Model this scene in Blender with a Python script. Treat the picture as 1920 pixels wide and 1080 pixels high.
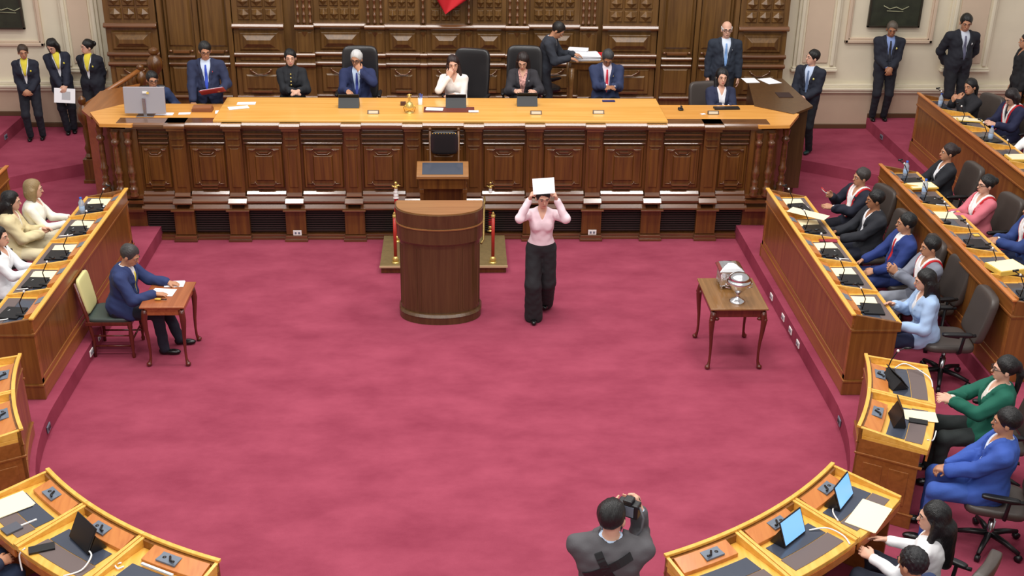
import bpy, math, random
import numpy as np
from mathutils import Matrix, Vector
random.seed(7)
scene = bpy.context.scene
C = scene.collection
for o in list(bpy.data.objects): bpy.data.objects.remove(o)
rad = math.radians

# ---------------------------------------------------------------- camera
FPX, CAMZ = 2220.0, 6.07
PIT, YAW, ROL = rad(25), rad(2.8), rad(0.95)
W_ = np.array([math.sin(YAW)*math.cos(PIT), math.cos(YAW)*math.cos(PIT), -math.sin(PIT)])
_r0 = np.array([math.cos(YAW), -math.sin(YAW), 0.0]); _d0 = np.cross(W_, _r0)
R_ = math.cos(ROL)*_r0 - math.sin(ROL)*_d0
D_ = np.cross(W_, R_)
CP = np.array([0.0, 0.0, CAMZ])
cd = bpy.data.cameras.new('camera'); cam = bpy.data.objects.new('camera', cd); C.objects.link(cam)
cd.sensor_width = 36; cd.lens = FPX*36/1920; cd.clip_end = 200
M = Matrix.Identity(4)
for i in range(3):
    M[i][0] = R_[i]; M[i][1] = -D_[i]; M[i][2] = -W_[i]; M[i][3] = CP[i]
cam.matrix_world = M
scene.camera = cam

def at(px, py, z=None, Y=None, X=None):
    """point of the room seen at a pixel, on a given height, depth or side plane"""
    v = W_ + R_*(px-960)/FPX + D_*(py-540)/FPX
    t = (z-CAMZ)/v[2] if z is not None else (Y/v[1] if Y is not None else X/v[0])
    return CP + v*t

# ---------------------------------------------------------------- world, lamps, exposure
w = bpy.data.worlds.new('hall_light'); scene.world = w; w.use_nodes = True
w.node_tree.nodes['Background'].inputs[0].default_value = (1.0, 0.97, 0.95, 1)
w.node_tree.nodes['Background'].inputs[1].default_value = 0.36
def area(name, loc, rot, sx, sy, power, col=(1, .97, .93)):
    l = bpy.data.lights.new(name, 'AREA'); l.shape = 'RECTANGLE'; l.size = sx; l.size_y = sy
    l.energy = power; l.color = col
    o = bpy.data.objects.new(name, l); C.objects.link(o); o.location = loc; o.rotation_euler = rot
    o['kind'] = 'helper'
    return o
for i, (x, y) in enumerate([(-4, 6), (0, 6), (4, 6), (-4, 11), (0, 11), (4, 11)]):
    area('ceiling_lamp', (x, y, 10.5), (0, 0, 0), 2.2, 1.2, 165)
area('ceiling_lamp', (0, 14.8, 10.2), (0, 0, 0), 11.0, 1.3, 330)
area('gallery_lamp', (0, -1.5, 9.5), (rad(52), 0, 0), 9.0, 2.2, 330)
vs = scene.view_settings
vs.view_transform = 'Standard'; vs.look = 'None'; vs.gamma = 1.0; vs.use_curve_mapping = False
vs.exposure = 0.40

# ---------------------------------------------------------------- materials
def lin(c):
    return tuple(((v/255)/12.92 if v/255 <= .04045 else ((v/255+.055)/1.055)**2.4) for v in c)
_mc = {}
def mat(name, col, rough=.6, metal=0, spec=.5, coat=0, bump=0, bscale=200, emit=0, trans=0, alpha=1, var=0, vscale=30):
    if name in _mc: return _mc[name]
    m = bpy.data.materials.new(name); m.use_nodes = True; nt = m.node_tree
    b = nt.nodes['Principled BSDF']; c = lin(col)+(1,)
    b.inputs['Base Color'].default_value = c; b.inputs['Roughness'].default_value = rough
    b.inputs['Metallic'].default_value = metal; b.inputs['Specular IOR Level'].default_value = spec
    b.inputs['Coat Weight'].default_value = coat; b.inputs['Coat Roughness'].default_value = .15
    b.inputs['Transmission Weight'].default_value = trans; b.inputs['Alpha'].default_value = alpha
    if emit:
        b.inputs['Emission Color'].default_value = c; b.inputs['Emission Strength'].default_value = emit
    if bump or var:
        tc = nt.nodes.new('ShaderNodeTexCoord'); n = nt.nodes.new('ShaderNodeTexNoise')
        n.inputs['Scale'].default_value = bscale if bump else vscale; n.inputs['Detail'].default_value = 3
        nt.links.new(tc.outputs['Object'], n.inputs['Vector'])
        if bump:
            bp = nt.nodes.new('ShaderNodeBump'); bp.inputs['Strength'].default_value = bump; bp.inputs['Distance'].default_value = .01
            nt.links.new(n.outputs['Fac'], bp.inputs['Height']); nt.links.new(bp.outputs['Normal'], b.inputs['Normal'])
        if var:
            n2 = nt.nodes.new('ShaderNodeTexNoise'); n2.inputs['Scale'].default_value = vscale; n2.inputs['Detail'].default_value = 4
            nt.links.new(tc.outputs['Object'], n2.inputs['Vector'])
            r = nt.nodes.new('ShaderNodeValToRGB')
            r.color_ramp.elements[0].position = .32; r.color_ramp.elements[1].position = .68
            r.color_ramp.elements[0].color = tuple(v*(1-var) for v in c[:3])+(1,)
            r.color_ramp.elements[1].color = tuple(min(1, v*(1+var)) for v in c[:3])+(1,)
            nt.links.new(n2.outputs['Fac'], r.inputs['Fac']); nt.links.new(r.outputs['Color'], b.inputs['Base Color'])
    _mc[name] = m
    return m
def wood(name, c1, c2, axis='z', rough=.32, scale=1.0, coat=.25):
    if name in _mc: return _mc[name]
    m = bpy.data.materials.new(name); m.use_nodes = True; nt = m.node_tree; b = nt.nodes['Principled BSDF']
    tc = nt.nodes.new('ShaderNodeTexCoord'); mp = nt.nodes.new('ShaderNodeMapping')
    s = {'x': (1.2, 22, 22), 'y': (22, 1.2, 22), 'z': (22, 22, 1.2)}[axis]
    mp.inputs['Scale'].default_value = tuple(v*scale for v in s)
    n = nt.nodes.new('ShaderNodeTexNoise'); n.inputs['Scale'].default_value = 1.0; n.inputs['Detail'].default_value = 5
    n.inputs['Distortion'].default_value = .6
    r = nt.nodes.new('ShaderNodeValToRGB'); e = r.color_ramp.elements
    e[0].position = .3; e[1].position = .7; e[0].color = lin(c1)+(1,); e[1].color = lin(c2)+(1,)
    nt.links.new(tc.outputs['Object'], mp.inputs['Vector']); nt.links.new(mp.outputs['Vector'], n.inputs['Vector'])
    nt.links.new(n.outputs['Fac'], r.inputs['Fac']); nt.links.new(r.outputs['Color'], b.inputs['Base Color'])
    b.inputs['Roughness'].default_value = rough; b.inputs['Coat Weight'].default_value = coat; b.inputs['Coat Roughness'].default_value = .18
    _mc[name] = m
    return m
DARK = wood('dark_mahogany', (82, 47, 20), (116, 74, 30))
DARKX = wood('dark_mahogany_rail', (84, 48, 26), (116, 72, 40), 'x', rough=.15, coat=1)
WALLW = wood('panelling_wood', (88, 60, 30), (120, 86, 44))
WALLX = wood('panelling_wood_rail', (92, 58, 32), (126, 82, 48), 'x', rough=.15, coat=1)
ORANGE = wood('polished_amber_top', (230, 164, 76), (244, 186, 100), 'x', rough=.2, scale=.5)
SIDETOP = wood('polished_side_top', (216, 148, 68), (232, 168, 86), 'x', rough=.25)
BENCH = wood('bench_front_wood', (110, 66, 26), (140, 90, 40), 'z')
BENCHY = wood('bench_rail_wood', (134, 80, 36), (158, 98, 48), 'y', rough=.28)
LID = wood('console_lid_wood', (186, 108, 50), (208, 132, 66), 'y')
FRAME = wood('desk_frame_wood', (222, 164, 62), (240, 188, 92), 'y')
TABLEW = wood('side_table_wood', (146, 78, 40), (172, 100, 56), 'y', rough=.25)
TABLEB = wood('serving_table_wood', (120, 84, 44), (146, 104, 60), 'y', rough=.25)
LEGW = wood('cabriole_leg_wood', (84, 32, 24), (108, 48, 34), rough=.25)
LECT = wood('lectern_wood', (76, 50, 27), (94, 66, 38), 'z', rough=.35)
LECTTOP = wood('lectern_top_wood', (142, 96, 54), (160, 112, 66), 'x', rough=.3)
CARPET = None
def carpet():
    m = bpy.data.materials.new('crimson_carpet'); m.use_nodes = True; nt = m.node_tree; b = nt.nodes['Principled BSDF']
    tc = nt.nodes.new('ShaderNodeTexCoord'); mp = nt.nodes.new('ShaderNodeMapping'); mp.inputs['Scale'].default_value = (1, 1.6, 1)
    n = nt.nodes.new('ShaderNodeTexNoise'); n.inputs['Scale'].default_value = 1.5; n.inputs['Detail'].default_value = 7; n.inputs['Roughness'].default_value = .62
    r = nt.nodes.new('ShaderNodeValToRGB'); e = r.color_ramp.elements
    e[0].position = .25; e[1].position = .75; e[0].color = lin((136, 54, 74))+(1,); e[1].color = lin((166, 76, 97))+(1,)
    nt.links.new(tc.outputs['Object'], mp.inputs['Vector']); nt.links.new(mp.outputs['Vector'], n.inputs['Vector'])
    nt.links.new(n.outputs['Fac'], r.inputs['Fac']); nt.links.new(r.outputs['Color'], b.inputs['Base Color'])
    b.inputs['Roughness'].default_value = .95; b.inputs['Specular IOR Level'].default_value = .1
    n2 = nt.nodes.new('ShaderNodeTexNoise'); n2.inputs['Scale'].default_value = 260
    bp = nt.nodes.new('ShaderNodeBump'); bp.inputs['Strength'].default_value = .3; bp.inputs['Distance'].default_value = .01
    nt.links.new(tc.outputs['Object'], n2.inputs['Vector']); nt.links.new(n2.outputs['Fac'], bp.inputs['Height']); nt.links.new(bp.outputs['Normal'], b.inputs['Normal'])
    return m
CARPET = carpet()
PLASTER = mat('cream_plaster', (222, 212, 188), .8, var=.03, vscale=3)
PLASTERP = mat('pinkish_plaster_panel', (208, 186, 162), .8, var=.03, vscale=3)
PLASTERD = mat('stone_dado', (188, 164, 142), .75, var=.03, vscale=3)
SKIRT = mat('brown_skirting', (90, 62, 40), .5)
BLACKL = mat('black_leather', (34, 32, 34), .33, coat=.2)
GREYL = mat('grey_brown_leather', (74, 66, 62), .4)
BLACKP = mat('black_plastic', (22, 22, 25), .4)
CHROME = mat('chrome', (190, 190, 195), .2, metal=1)
SILVER = mat('polished_silver', (235, 235, 238), .18, metal=1)
BRASS = mat('brass', (214, 170, 78), .25, metal=1)
GOLD = mat('gilt', (236, 205, 120), .3, metal=.7)
PAPER = mat('white_paper', (240, 240, 244), .8)
CREAMP = mat('cream_paper', (244, 232, 196), .8)
YELLOWF = mat('yellow_folder', (228, 190, 84), .6)
SCREENG = mat('dark_glass_panel', (64, 70, 84), .18, coat=.4)
MAT_ = mat('brown_grey_mat', (104, 90, 88), .7)
MICPAN = mat('grey_switch_panel', (108, 118, 132), .4)
GRILLE = mat('grey_grille', (58, 52, 50), .4, metal=.3)
DARKIN = mat('dark_interior', (50, 28, 22), .8)
WHITEP = mat('white_plastic', (238, 238, 236), .35)
REDC = mat('red_cloth', (196, 26, 36), .75)
WHITEC = mat('white_cloth', (238, 234, 232), .8)
OLIVE = mat('olive_platform_felt', (112, 92, 56), .9, var=.1, vscale=20)
BLUESCR = mat('lit_blue_screen', (120, 180, 240), .3, emit=.55)
BLUEDARK = mat('lit_deep_blue_screen', (70, 90, 190), .3, emit=.3)
CLEARP = mat('clear_bottle_plastic', (214, 226, 240), .12, trans=.55)
BLUECAP = mat('blue_cap', (40, 90, 190), .4)
CREAMSEAT = mat('cream_seat_fabric', (222, 216, 150), .7)

# ---------------------------------------------------------------- mesh helpers
def link(o, parent=None):
    C.objects.link(o)
    if parent: o.parent = parent
    return o
def thing(name, loc, label, cat, rz=0, group=None, s=1):
    o = bpy.data.objects.new(name, None); o.location = loc; o.rotation_euler = (0, 0, rz); o.scale = (s, s, s)
    o.empty_display_size = .1; C.objects.link(o)
    return tag(o, label, cat, group)
def tag(o, label, cat, group=None):
    o['label'] = label; o['category'] = cat
    if group: o['group'] = group
    return o
def struct(o):
    o['kind'] = 'structure'; return o
class MB:
    def __init__(s, off=(0, 0, 0)):
        s.v = []; s.f = []; s.m = []; s.sm = []; s.off = off
    def add(s, vs, fs, smooth=False, mi=0):
        n = len(s.v); s.v += [tuple(p) for p in vs]
        for f in fs: s.f.append([i+n for i in f]); s.m.append(mi); s.sm.append(smooth)
        return s
    def box(s, x0, x1, y0, y1, z0, z1, mi=0, fn=None):
        vs = [(x, y, z) for z in (z0, z1) for x, y in ((x0, y0), (x1, y0), (x1, y1), (x0, y1))]
        if fn: vs = [fn(*p) for p in vs]
        return s.add(vs, [(0, 3, 2, 1), (4, 5, 6, 7), (0, 1, 5, 4), (1, 2, 6, 5), (2, 3, 7, 6), (3, 0, 4, 7)], mi=mi)
    def cb(s, c, d, rz=0, rx=0, ry=0, mi=0):
        R = Matrix.Rotation(rz, 3, 'Z') @ Matrix.Rotation(ry, 3, 'Y') @ Matrix.Rotation(rx, 3, 'X')
        f = lambda x, y, z: tuple(R @ Vector((x, y, z)) + Vector(c))
        return s.box(-d[0]/2, d[0]/2, -d[1]/2, d[1]/2, -d[2]/2, d[2]/2, mi, f)
    def prism(s, poly, z0, z1, mi=0, smooth=False, top=None):
        n = len(poly); top = top or poly
        vs = [(x, y, z0) for x, y in poly]+[(x, y, z1) for x, y in top]
        s.add(vs, [tuple(reversed(range(n))), tuple(range(n, 2*n))], mi=mi)
        return s.add(vs, [(i, (i+1) % n, n+(i+1) % n, n+i) for i in range(n)], smooth, mi)
    def extx(s, prof, x0, x1, mi=0):
        """profile in (y, z), extruded along x"""
        n = len(prof); vs = [(x0, y, z) for y, z in prof]+[(x1, y, z) for y, z in prof]
        return s.add(vs, [tuple(range(n)), tuple(reversed(range(n, 2*n)))]+[(i, n+i, n+(i+1) % n, (i+1) % n) for i in range(n)], mi=mi)
    def lathe(s, prof, c=(0, 0), n=20, mi=0, z=0):
        vs = []; fs = []
        for r, h in prof:
            vs += [(c[0]+r*math.cos(2*math.pi*k/n), c[1]+r*math.sin(2*math.pi*k/n), h+z) for k in range(n)]
        for j in range(len(prof)-1):
            fs += [(j*n+k, j*n+(k+1) % n, (j+1)*n+(k+1) % n, (j+1)*n+k) for k in range(n)]
        s.add(vs, fs, True, mi); m = len(prof)-1
        return s.add([vs[k] for k in range(n)]+[vs[m*n+k] for k in range(n)], [tuple(reversed(range(n))), tuple(range(n, 2*n))], mi=mi)
    def tube(s, pts, r, n=8, mi=0):
        pts = [Vector(p) for p in pts]; rs = r if isinstance(r, (list, tuple)) else [r]*len(pts)
        vs = []; fs = []; up = Vector((0, 0, 1)); last = None
        for i, p in enumerate(pts):
            t = (pts[min(i+1, len(pts)-1)]-pts[max(i-1, 0)]).normalized()
            a = last if last is not None else (up if abs(t.z) < .9 else Vector((1, 0, 0)))
            u = (a - t*a.dot(t)).normalized(); last = u; q = t.cross(u)
            vs += [tuple(p+(u*math.cos(2*math.pi*k/n)+q*math.sin(2*math.pi*k/n))*rs[i]) for k in range(n)]
        for j in range(len(pts)-1):
            fs += [(j*n+k, j*n+(k+1) % n, (j+1)*n+(k+1) % n, (j+1)*n+k) for k in range(n)]
        m = len(pts)-1
        return s.add(vs, fs+[tuple(reversed(range(n))), tuple(range(m*n, m*n+n))], True, mi)
    def ball(s, c, r, n=12, mi=0):
        if not isinstance(r, (list, tuple)): r = (r, r, r)
        vs = []; fs = []; m = n//2
        for j in range(m+1):
            a = math.pi*j/m
            vs += [(c[0]+r[0]*math.sin(a)*math.cos(2*math.pi*k/n), c[1]+r[1]*math.sin(a)*math.sin(2*math.pi*k/n), c[2]-r[2]*math.cos(a)) for k in range(n)]
        for j in range(m):
            fs += [(j*n+k, j*n+(k+1) % n, (j+1)*n+(k+1) % n, (j+1)*n+k) for k in range(n)]
        return s.add(vs, fs, True, mi)
    def raised(s, x0, x1, z0, z1, y, h, ins, mi=0):
        """bevelled field facing -y"""
        a = [(x0, y, z0), (x1, y, z0), (x1, y, z1), (x0, y, z1)]
        i2 = min(ins, (x1-x0)/2-.002, (z1-z0)/2-.002)
        b = [(x0+i2, y-h, z0+i2), (x1-i2, y-h, z0+i2), (x1-i2, y-h, z1-i2), (x0+i2, y-h, z1-i2)]
        return s.add(a+b, [(4, 5, 6, 7), (0, 1, 5, 4), (1, 2, 6, 5), (2, 3, 7, 6), (3, 0, 4, 7)], mi=mi)
    def build(s, name, mats, parent=None, bevel=0, loc=None):
        me = bpy.data.meshes.new(name); ox, oy, oz = s.off
        if parent is not None and s.off == 'w': ox, oy, oz = parent.location
        me.from_pydata([(x-ox, y-oy, z-oz) for x, y, z in s.v], [], s.f)
        if not isinstance(mats, (list, tuple)): mats = [mats]
        for m in mats: me.materials.append(m)
        me.polygons.foreach_set('material_index', s.m); me.polygons.foreach_set('use_smooth', s.sm)
        me.update()
        o = bpy.data.objects.new(name, me); link(o, parent)
        if loc is not None: o.location = loc
        elif parent is None and s.off != (0, 0, 0): o.location = s.off
        if bevel:
            b = o.modifiers.new('edge', 'BEVEL'); b.width = bevel; b.segments = 2; b.limit_method = 'ANGLE'; b.angle_limit = rad(40)
        return o
def WB(root): return MB(tuple(root.location))     # build a part in room coordinates under a root
# ---------------------------------------------------------------- floors and tiers
CX, CY = -.1, 10.05
T1, T2, T3, PS, PM = .18, .36, .54, .75, .88
struct(MB().box(-12, 12, 4, 19, -.1, 0).build('floor', CARPET))
def ring(r0, r1, a0, a1, n=48):
    out = [(CX+r0*math.cos(rad(a0+(a1-a0)*i/n)), CY+r0*math.sin(rad(a0+(a1-a0)*i/n))) for i in range(n+1)]
    out += [(CX+r1*math.cos(rad(a1+(a0-a1)*i/n)), CY+r1*math.sin(rad(a1+(a0-a1)*i/n))) for i in range(n+1)]
    return out
def tier(poly, z1):
    m = MB(); n = len(poly)
    m.add([(x, y, 0) for x, y in poly]+[(x, y, z1) for x, y in poly], [(i, (i+1) % n, n+(i+1) % n, n+i) for i in range(n)])
    m.add([(x, y, z1) for x, y in poly], [tuple(range(n))])
    return struct(m.build('floor', CARPET))
def ringtier(r0, r1, z1, n=60):
    m = MB()
    for i in range(n):
        a, b = rad(-180+180*i/n), rad(-180+180*(i+1)/n)
        p = [(CX+r*math.cos(t), CY+r*math.sin(t)) for r, t in ((r0, a), (r1, a), (r1, b), (r0, b))]
        m.add([(x, y, z1) for x, y in p], [(0, 1, 2, 3)])
        m.add([(p[0][0], p[0][1], 0), (p[3][0], p[3][1], 0), (p[3][0], p[3][1], z1), (p[0][0], p[0][1], z1)], [(0, 1, 2, 3)])
    return struct(m.build('floor', CARPET))
ringtier(3.8, 5.37, T1); ringtier(5.37, 6.75, T2); ringtier(6.75, 9, T3)
tier([(3.7, 10.05), (11, 10.05), (11, 18.5), (4.1, 18.5), (4.1, 14.7), (3.7, 14.7)], T1)
tier([(-3.9, 14.7), (-4.3, 14.7), (-4.3, 18.5), (-11, 18.5), (-11, 10.05), (-3.9, 10.05)], T1)
tier([(5.27, 10.05), (9, 10.05), (9, 14.15), (5.27, 14.15)], T2)
tier([(-5.47, 14.15), (-9, 14.15), (-9, 10.05), (-5.47, 10.05)], T2)
def bez(p, q, r, n=14):
    return [((1-t)**2*p[0]+2*t*(1-t)*q[0]+t*t*r[0], (1-t)**2*p[1]+2*t*(1-t)*q[1]+t*t*r[1]) for t in [i/n for i in range(n+1)]]
tier(bez((4.75, 16.95), (5.7, 16.5), (6.7, 15.5))+[(9, 15.5), (9, 18.5), (4.75, 18.5)], T2)
tier([(-4.9, 18.5), (-9, 18.5), (-9, 15.45)]+bez((-6.9, 15.45), (-5.9, 16.35), (-4.9, 16.85)), T2)
tier([(6.62, 10.05), (11, 10.05), (11, 18.5), (6.62, 18.5)], T3)
tier([(8.15, 14), (11, 14), (11, 18.5), (8.15, 18.5)], .72)
tier([(-6.85, 18.5), (-11, 18.5), (-11, 10.05), (-6.85, 10.05)], T3)
struct(MB().box(-4.3, 4.1, 14.95, 18.2, 0, PS).build('floor', CARPET))
struct(MB().box(-3.1, 2.68, 15.0, 17.6, PS-.02, PM).build('floor', CARPET))

# ---------------------------------------------------------------- plaster walls
WY = 18.4
def wx(px, py): return float(at(px, py, Y=WY)[0])
def wz(px, py): return float(at(px, py, Y=WY)[2])
struct(MB().box(-11, 11, WY, WY+.2, 0, 3.6).build('wall_back', PLASTER))
def wallside(x0, x1, dz):
    m = MB(); m.box(x0, x1, WY-.06, WY+.01, 0, dz); struct(m.build('wall_dado', PLASTERD))
    m = MB(); m.box(x0, x1, WY-.1, WY, dz, dz+.05); m.box(x0, x1, WY-.13, WY, dz+.05, dz+.09); m.box(x0, x1, WY-.08, WY, dz+.09, dz+.14)
    struct(m.build('trim_1', PLASTER, bevel=.008))
dz = wz(1600, 172)
wallside(-11, -5.1, dz); wallside(5.0, 11, dz)
for x0, x1, zf in ((-6.85, -5.1, T2), (-11, -6.85, T3), (4.8, 6.62, T2), (6.62, 11, T3)):
    struct(MB().box(x0, x1, WY-.09, WY, zf, zf+.07).build('baseboard_back', SKIRT, bevel=.006))
def pilaster(px0, px1, pyb):
    x0, x1, zb = wx(px0, 60), wx(px1, 60), wz((px0+px1)/2, pyb)
    m = MB(); m.box(x0-.03, x1+.03, WY-.11, WY, zb-.04, zb); m.box(x0-.015, x1+.015, WY-.10, WY, zb, zb+.03)
    m.box(x0, x1, WY-.06, WY, zb, 3.6); struct(m.build('trim_2', PLASTER, bevel=.01))
    wd = x1-x0; m = MB()
    m.box(x0+.04, x0+.10, WY-.10, WY, zb+.05, 3.6); m.box(x1-.10, x1-.04, WY-.10, WY, zb+.05, 3.6)
    struct(m.build('trim_3', PLASTER, bevel=.015))
    struct(MB().box(x0+.14, x1-.14, WY-.085, WY, zb+.1, 3.6).build('trim_4', PLASTERP, bevel=.006))
pilaster(118, 190, 128); pilaster(1492, 1572, 127); pilaster(1775, 1860, 128)
def wframe(px0, px1, pyb):
    x0, x1, zb = wx(px0, 40), wx(px1, 40), wz((px0+px1)/2, pyb)
    m = MB()
    for k, (e, t) in enumerate(((0, .05), (.05, .03))):
        a, b, c = x0+e, x1-e, zb+e; y = WY-.05+.02*k
        m.box(a, a+t, y, WY, c, 3.6); m.box(b-t, b, y, WY, c, 3.6); m.box(a, b, y, WY, c, c+t)
    struct(m.build('trim_5', PLASTERP, bevel=.008))
wframe(-120, 78, 85); wframe(1588, 1752, 80)
PAINTM = mat('dark_green_canvas', (40, 44, 30), .5, var=.35, vscale=6)
PAINTL = mat('canvas_pale_mark', (150, 150, 120), .7)
for k, (a, b, yb, lab) in enumerate(((-70, 46, 53, 'dark green painting hung above the three ushers with yellow scarves'), (1626, 1724, 50, 'dark green painting hung over the head of the usher with clasped hands'))):
    x0, x1, zb = wx(a, 30), wx(b, 30), wz((a+b)/2, yb)
    t = thing('painting', (x0, WY-.07, zb), lab, 'painting')
    WB(t).box(x0+.02, x1-.02, WY-.06, WY-.03, zb+.02, zb+1.1).build('canvas', PAINTM, t)
    m = WB(t)
    for q in ((x0, x1, zb, zb+.03), (x0, x1, zb+1.09, zb+1.12), (x0, x0+.03, zb, zb+1.12), (x1-.03, x1, zb, zb+1.12)): m.box(q[0], q[1], WY-.075, WY-.03, q[2], q[3])
    m.build('picture_frame', mat('dark_bronze_frame', (44, 38, 26), .4), t, bevel=.004)
    m = WB(t); xc = (x0+x1)/2 + (.25 if k == 0 else 0)
    m.tube([(xc-.2, WY-.068, zb+.34), (xc-.1, WY-.068, zb+.29), (xc, WY-.068, zb+.32), (xc+.1, WY-.068, zb+.28), (xc+.2, WY-.068, zb+.33)], .008)
    m.tube([(xc-.14, WY-.068, zb+.26), (xc+.12, WY-.068, zb+.25)], .006)
    m.build('brush_marks', PAINTL, t)

# ---------------------------------------------------------------- wood panelling
FY = 18.05
def px2x(px): return float(at(px, 60, Y=FY)[0])
pan = MB(); pan.box(-5.28, 5.08, FY+.02, WY+.01, 0, 3.4); struct(pan.build('wall_panelling', WALLW))
def ledge(m, x0, x1, y, z, d=.05, h=.035):
    m.extx([(y, z-h*.9), (y-d*.5, z-h*.9), (y-d, z-.004), (y-d, z+h*.45), (y-d*.66, z+h*.45+d*.39), (y, z+h*.45+d*.42)], x0-.01, x1+.01)
def block(x0, x1, y, cof=3, baluster=0):
    """one bay of the panelling; returns nothing, builds structure meshes"""
    m = MB(); m.box(x0, x1, y, FY+.04, PS, 3.4); m.box(x0-.0, x1+.0, y-.03, y, PS, .95)
    r = MB()
    for z, d in ((2.05, .09), (1.62, .06), (1.47, .06), (1.02-.06, .05)): ledge(r, x0, x1, y, z, d)
    struct(r.build('trim_6', WALLX, bevel=.006))
    # middle raised field
    w_ = x1-x0; e = .07*w_+.02
    m.raised(x0+e, x1-e, 1.68, 1.98, y, .03, .03); m.raised(x0+e+.05, x1-e-.05, 1.72, 1.94, y-.02, .065, .08)
    # frieze bead and lower carved field
    m.raised(x0+e, x1-e, 1.53, 1.60, y, .02, .012)
    m.raised(x0+e, x1-e, 1.02, 1.43, y, .03, .02); m.raised(x0+e+.06, x1-e-.06, 1.08, 1.33, y-.02, .03, .03)
    # coffers with pointed bosses
    z = 2.14; cw = (w_-2*e)/cof; 
    for row in range(4):
        for c in range(cof):
            a = x0+e+c*cw; s_ = min(cw*.42, .085); xc = a+cw/2; zc = z+.095
            m.raised(a+.012, a+cw-.012, z+.008, z+.182, y, .022, .012)
            m.add([(xc-s_, y-.02, zc), (xc, y-.02, zc-.08), (xc+s_, y-.02, zc), (xc, y-.02, zc+.08), (xc, y-.085, zc)], [(0, 1, 4), (1, 2, 4), (2, 3, 4), (3, 0, 4)])
        z += .2
    struct(m.build('wall_panelling', WALLW, bevel=.003))
    c = MB(); xc = (x0+x1)/2; q = .16*w_+.03
    c.tube([(xc-q, y-.05, 1.39), (xc-q*.7, y-.06, 1.36), (xc-q*.35, y-.06, 1.33), (xc+q*.35, y-.06, 1.33), (xc+q*.7, y-.06, 1.36), (xc+q, y-.05, 1.39)], .012)
    c.ball((xc-q, y-.05, 1.40), .018, 8); c.ball((xc+q, y-.05, 1.40), .018, 8)
    c.box(xc-q, xc+q, y-.07, y-.03, 1.05, 1.075)
    struct(c.build('trim_7', WALLX))
def spindles(xs, y):
    m = MB()
    for x in xs:
        for z0, z1 in ((2.1, 3.3), (1.04, 1.45)):
            n = int((z1-z0)/.1); prof = []
            for i in range(n+1):
                zz = z0+(z1-z0)*i/n
                prof += [(.018, zz), (.028, zz+.012), (.028, zz+.028), (.018, zz+.04)] if i < n else [(.018, z1)]
            m.lathe(prof, (x, y), 10)
    struct(m.build('trim_8', WALLX))
def spost(x0, x1, y):
    m = MB(); m.box(x0, x1, y, FY+.04, PS, 2.0); m.box(x0, x1, y+.06, FY+.04, 2.0, 3.4)
    m.raised(x0+.03, x1-.03, 1.66, 1.98, y, .012, .01); xc = (x0+x1)/2
    m.add([(xc-.05, y-.01, 1.97), (xc, y-.01, 1.9), (xc+.05, y-.01, 1.97), (xc, y-.05, 1.99)], [(0, 1, 3), (1, 2, 3), (0, 2, 1)])
    struct(m.build('wall_panelling', WALLW, bevel=.003))
    r = MB()
    for z, d in ((2.05, .07), (1.62, .06), (1.47, .06), (.96, .05)): ledge(r, x0, x1, y, z, d)
    struct(r.build('trim_6', WALLX, bevel=.005))
    k = (x1-x0)/3; spindles([x0+k*(i+.5) for i in range(3)] if x1-x0 > .15 else [(x0+x1)/2], y+.03)
for a, b in ((202, 298), (440, 534), (1128, 1230), (1382, 1473)): block(px2x(a), px2x(b), FY-.10)
for a, b, n, y in ((590, 686, 4, .02), (722, 788, 3, -.04), (800, 872, 3, -.04), (886, 948, 3, -.04), (990, 1086, 4, .02)): block(px2x(a), px2x(b), FY+y-.04, n)
for a, b in ((556, 590), (686, 722), (948, 990), (1086, 1118)): spost(px2x(a), px2x(b), FY-.12)
for a, b in ((788, 800), (872, 886)): spost(px2x(a), px2x(b), FY-.10)
def wdoor(name, a, b):
    x0, x1 = px2x(a), px2x(b); y = FY+.0; k = (x1-x0)
    fr = MB(); fr.box(x0-.02, x0+.05, y-.12, y+.03, PS, 3.4); fr.box(x1-.05, x1+.02, y-.12, y+.03, PS, 3.4); fr.box(x0+k/2-.035, x0+k/2+.035, y-.06, y+.03, PS, 3.4)
    d = fr.build(name, WALLW, bevel=.006); struct(d)
    for i in (0, 1):
        p0, p1 = x0+.06+i*(k/2-.01), x0+k/2-.045+i*(k/2-.01)
        lf = MB(); lf.box(p0, p1, y-.02, y+.03, PS, 3.4)
        lf.raised(p0+.03, p1-.03, 1.72, 3.3, y-.02, .025, .03); lf.raised(p0+.04, p1-.04, 1.0, 1.42, y-.02, .025, .03)
        struct(lf.build('door_leaf', WALLW, d, bevel=.004))
        r = MB()
        for z, dd in ((1.56, .05), (1.45, .04), (.94, .05)): ledge(r, p0+.02, p1-.02, y-.02, z, dd, .028)
        for sx in (p0+.05, p1-.05): r.ball((sx, y-.05, 1.66), (.03, .02, .02), 8)
        r.raised(p0+.08, p1-.08, 1.62, 1.67, y-.02, .05, .01)
        struct(r.build('door_moulding', WALLX, d))
wdoor('door_1', 304, 436); wdoor('door_2', 1234, 1378)
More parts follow.
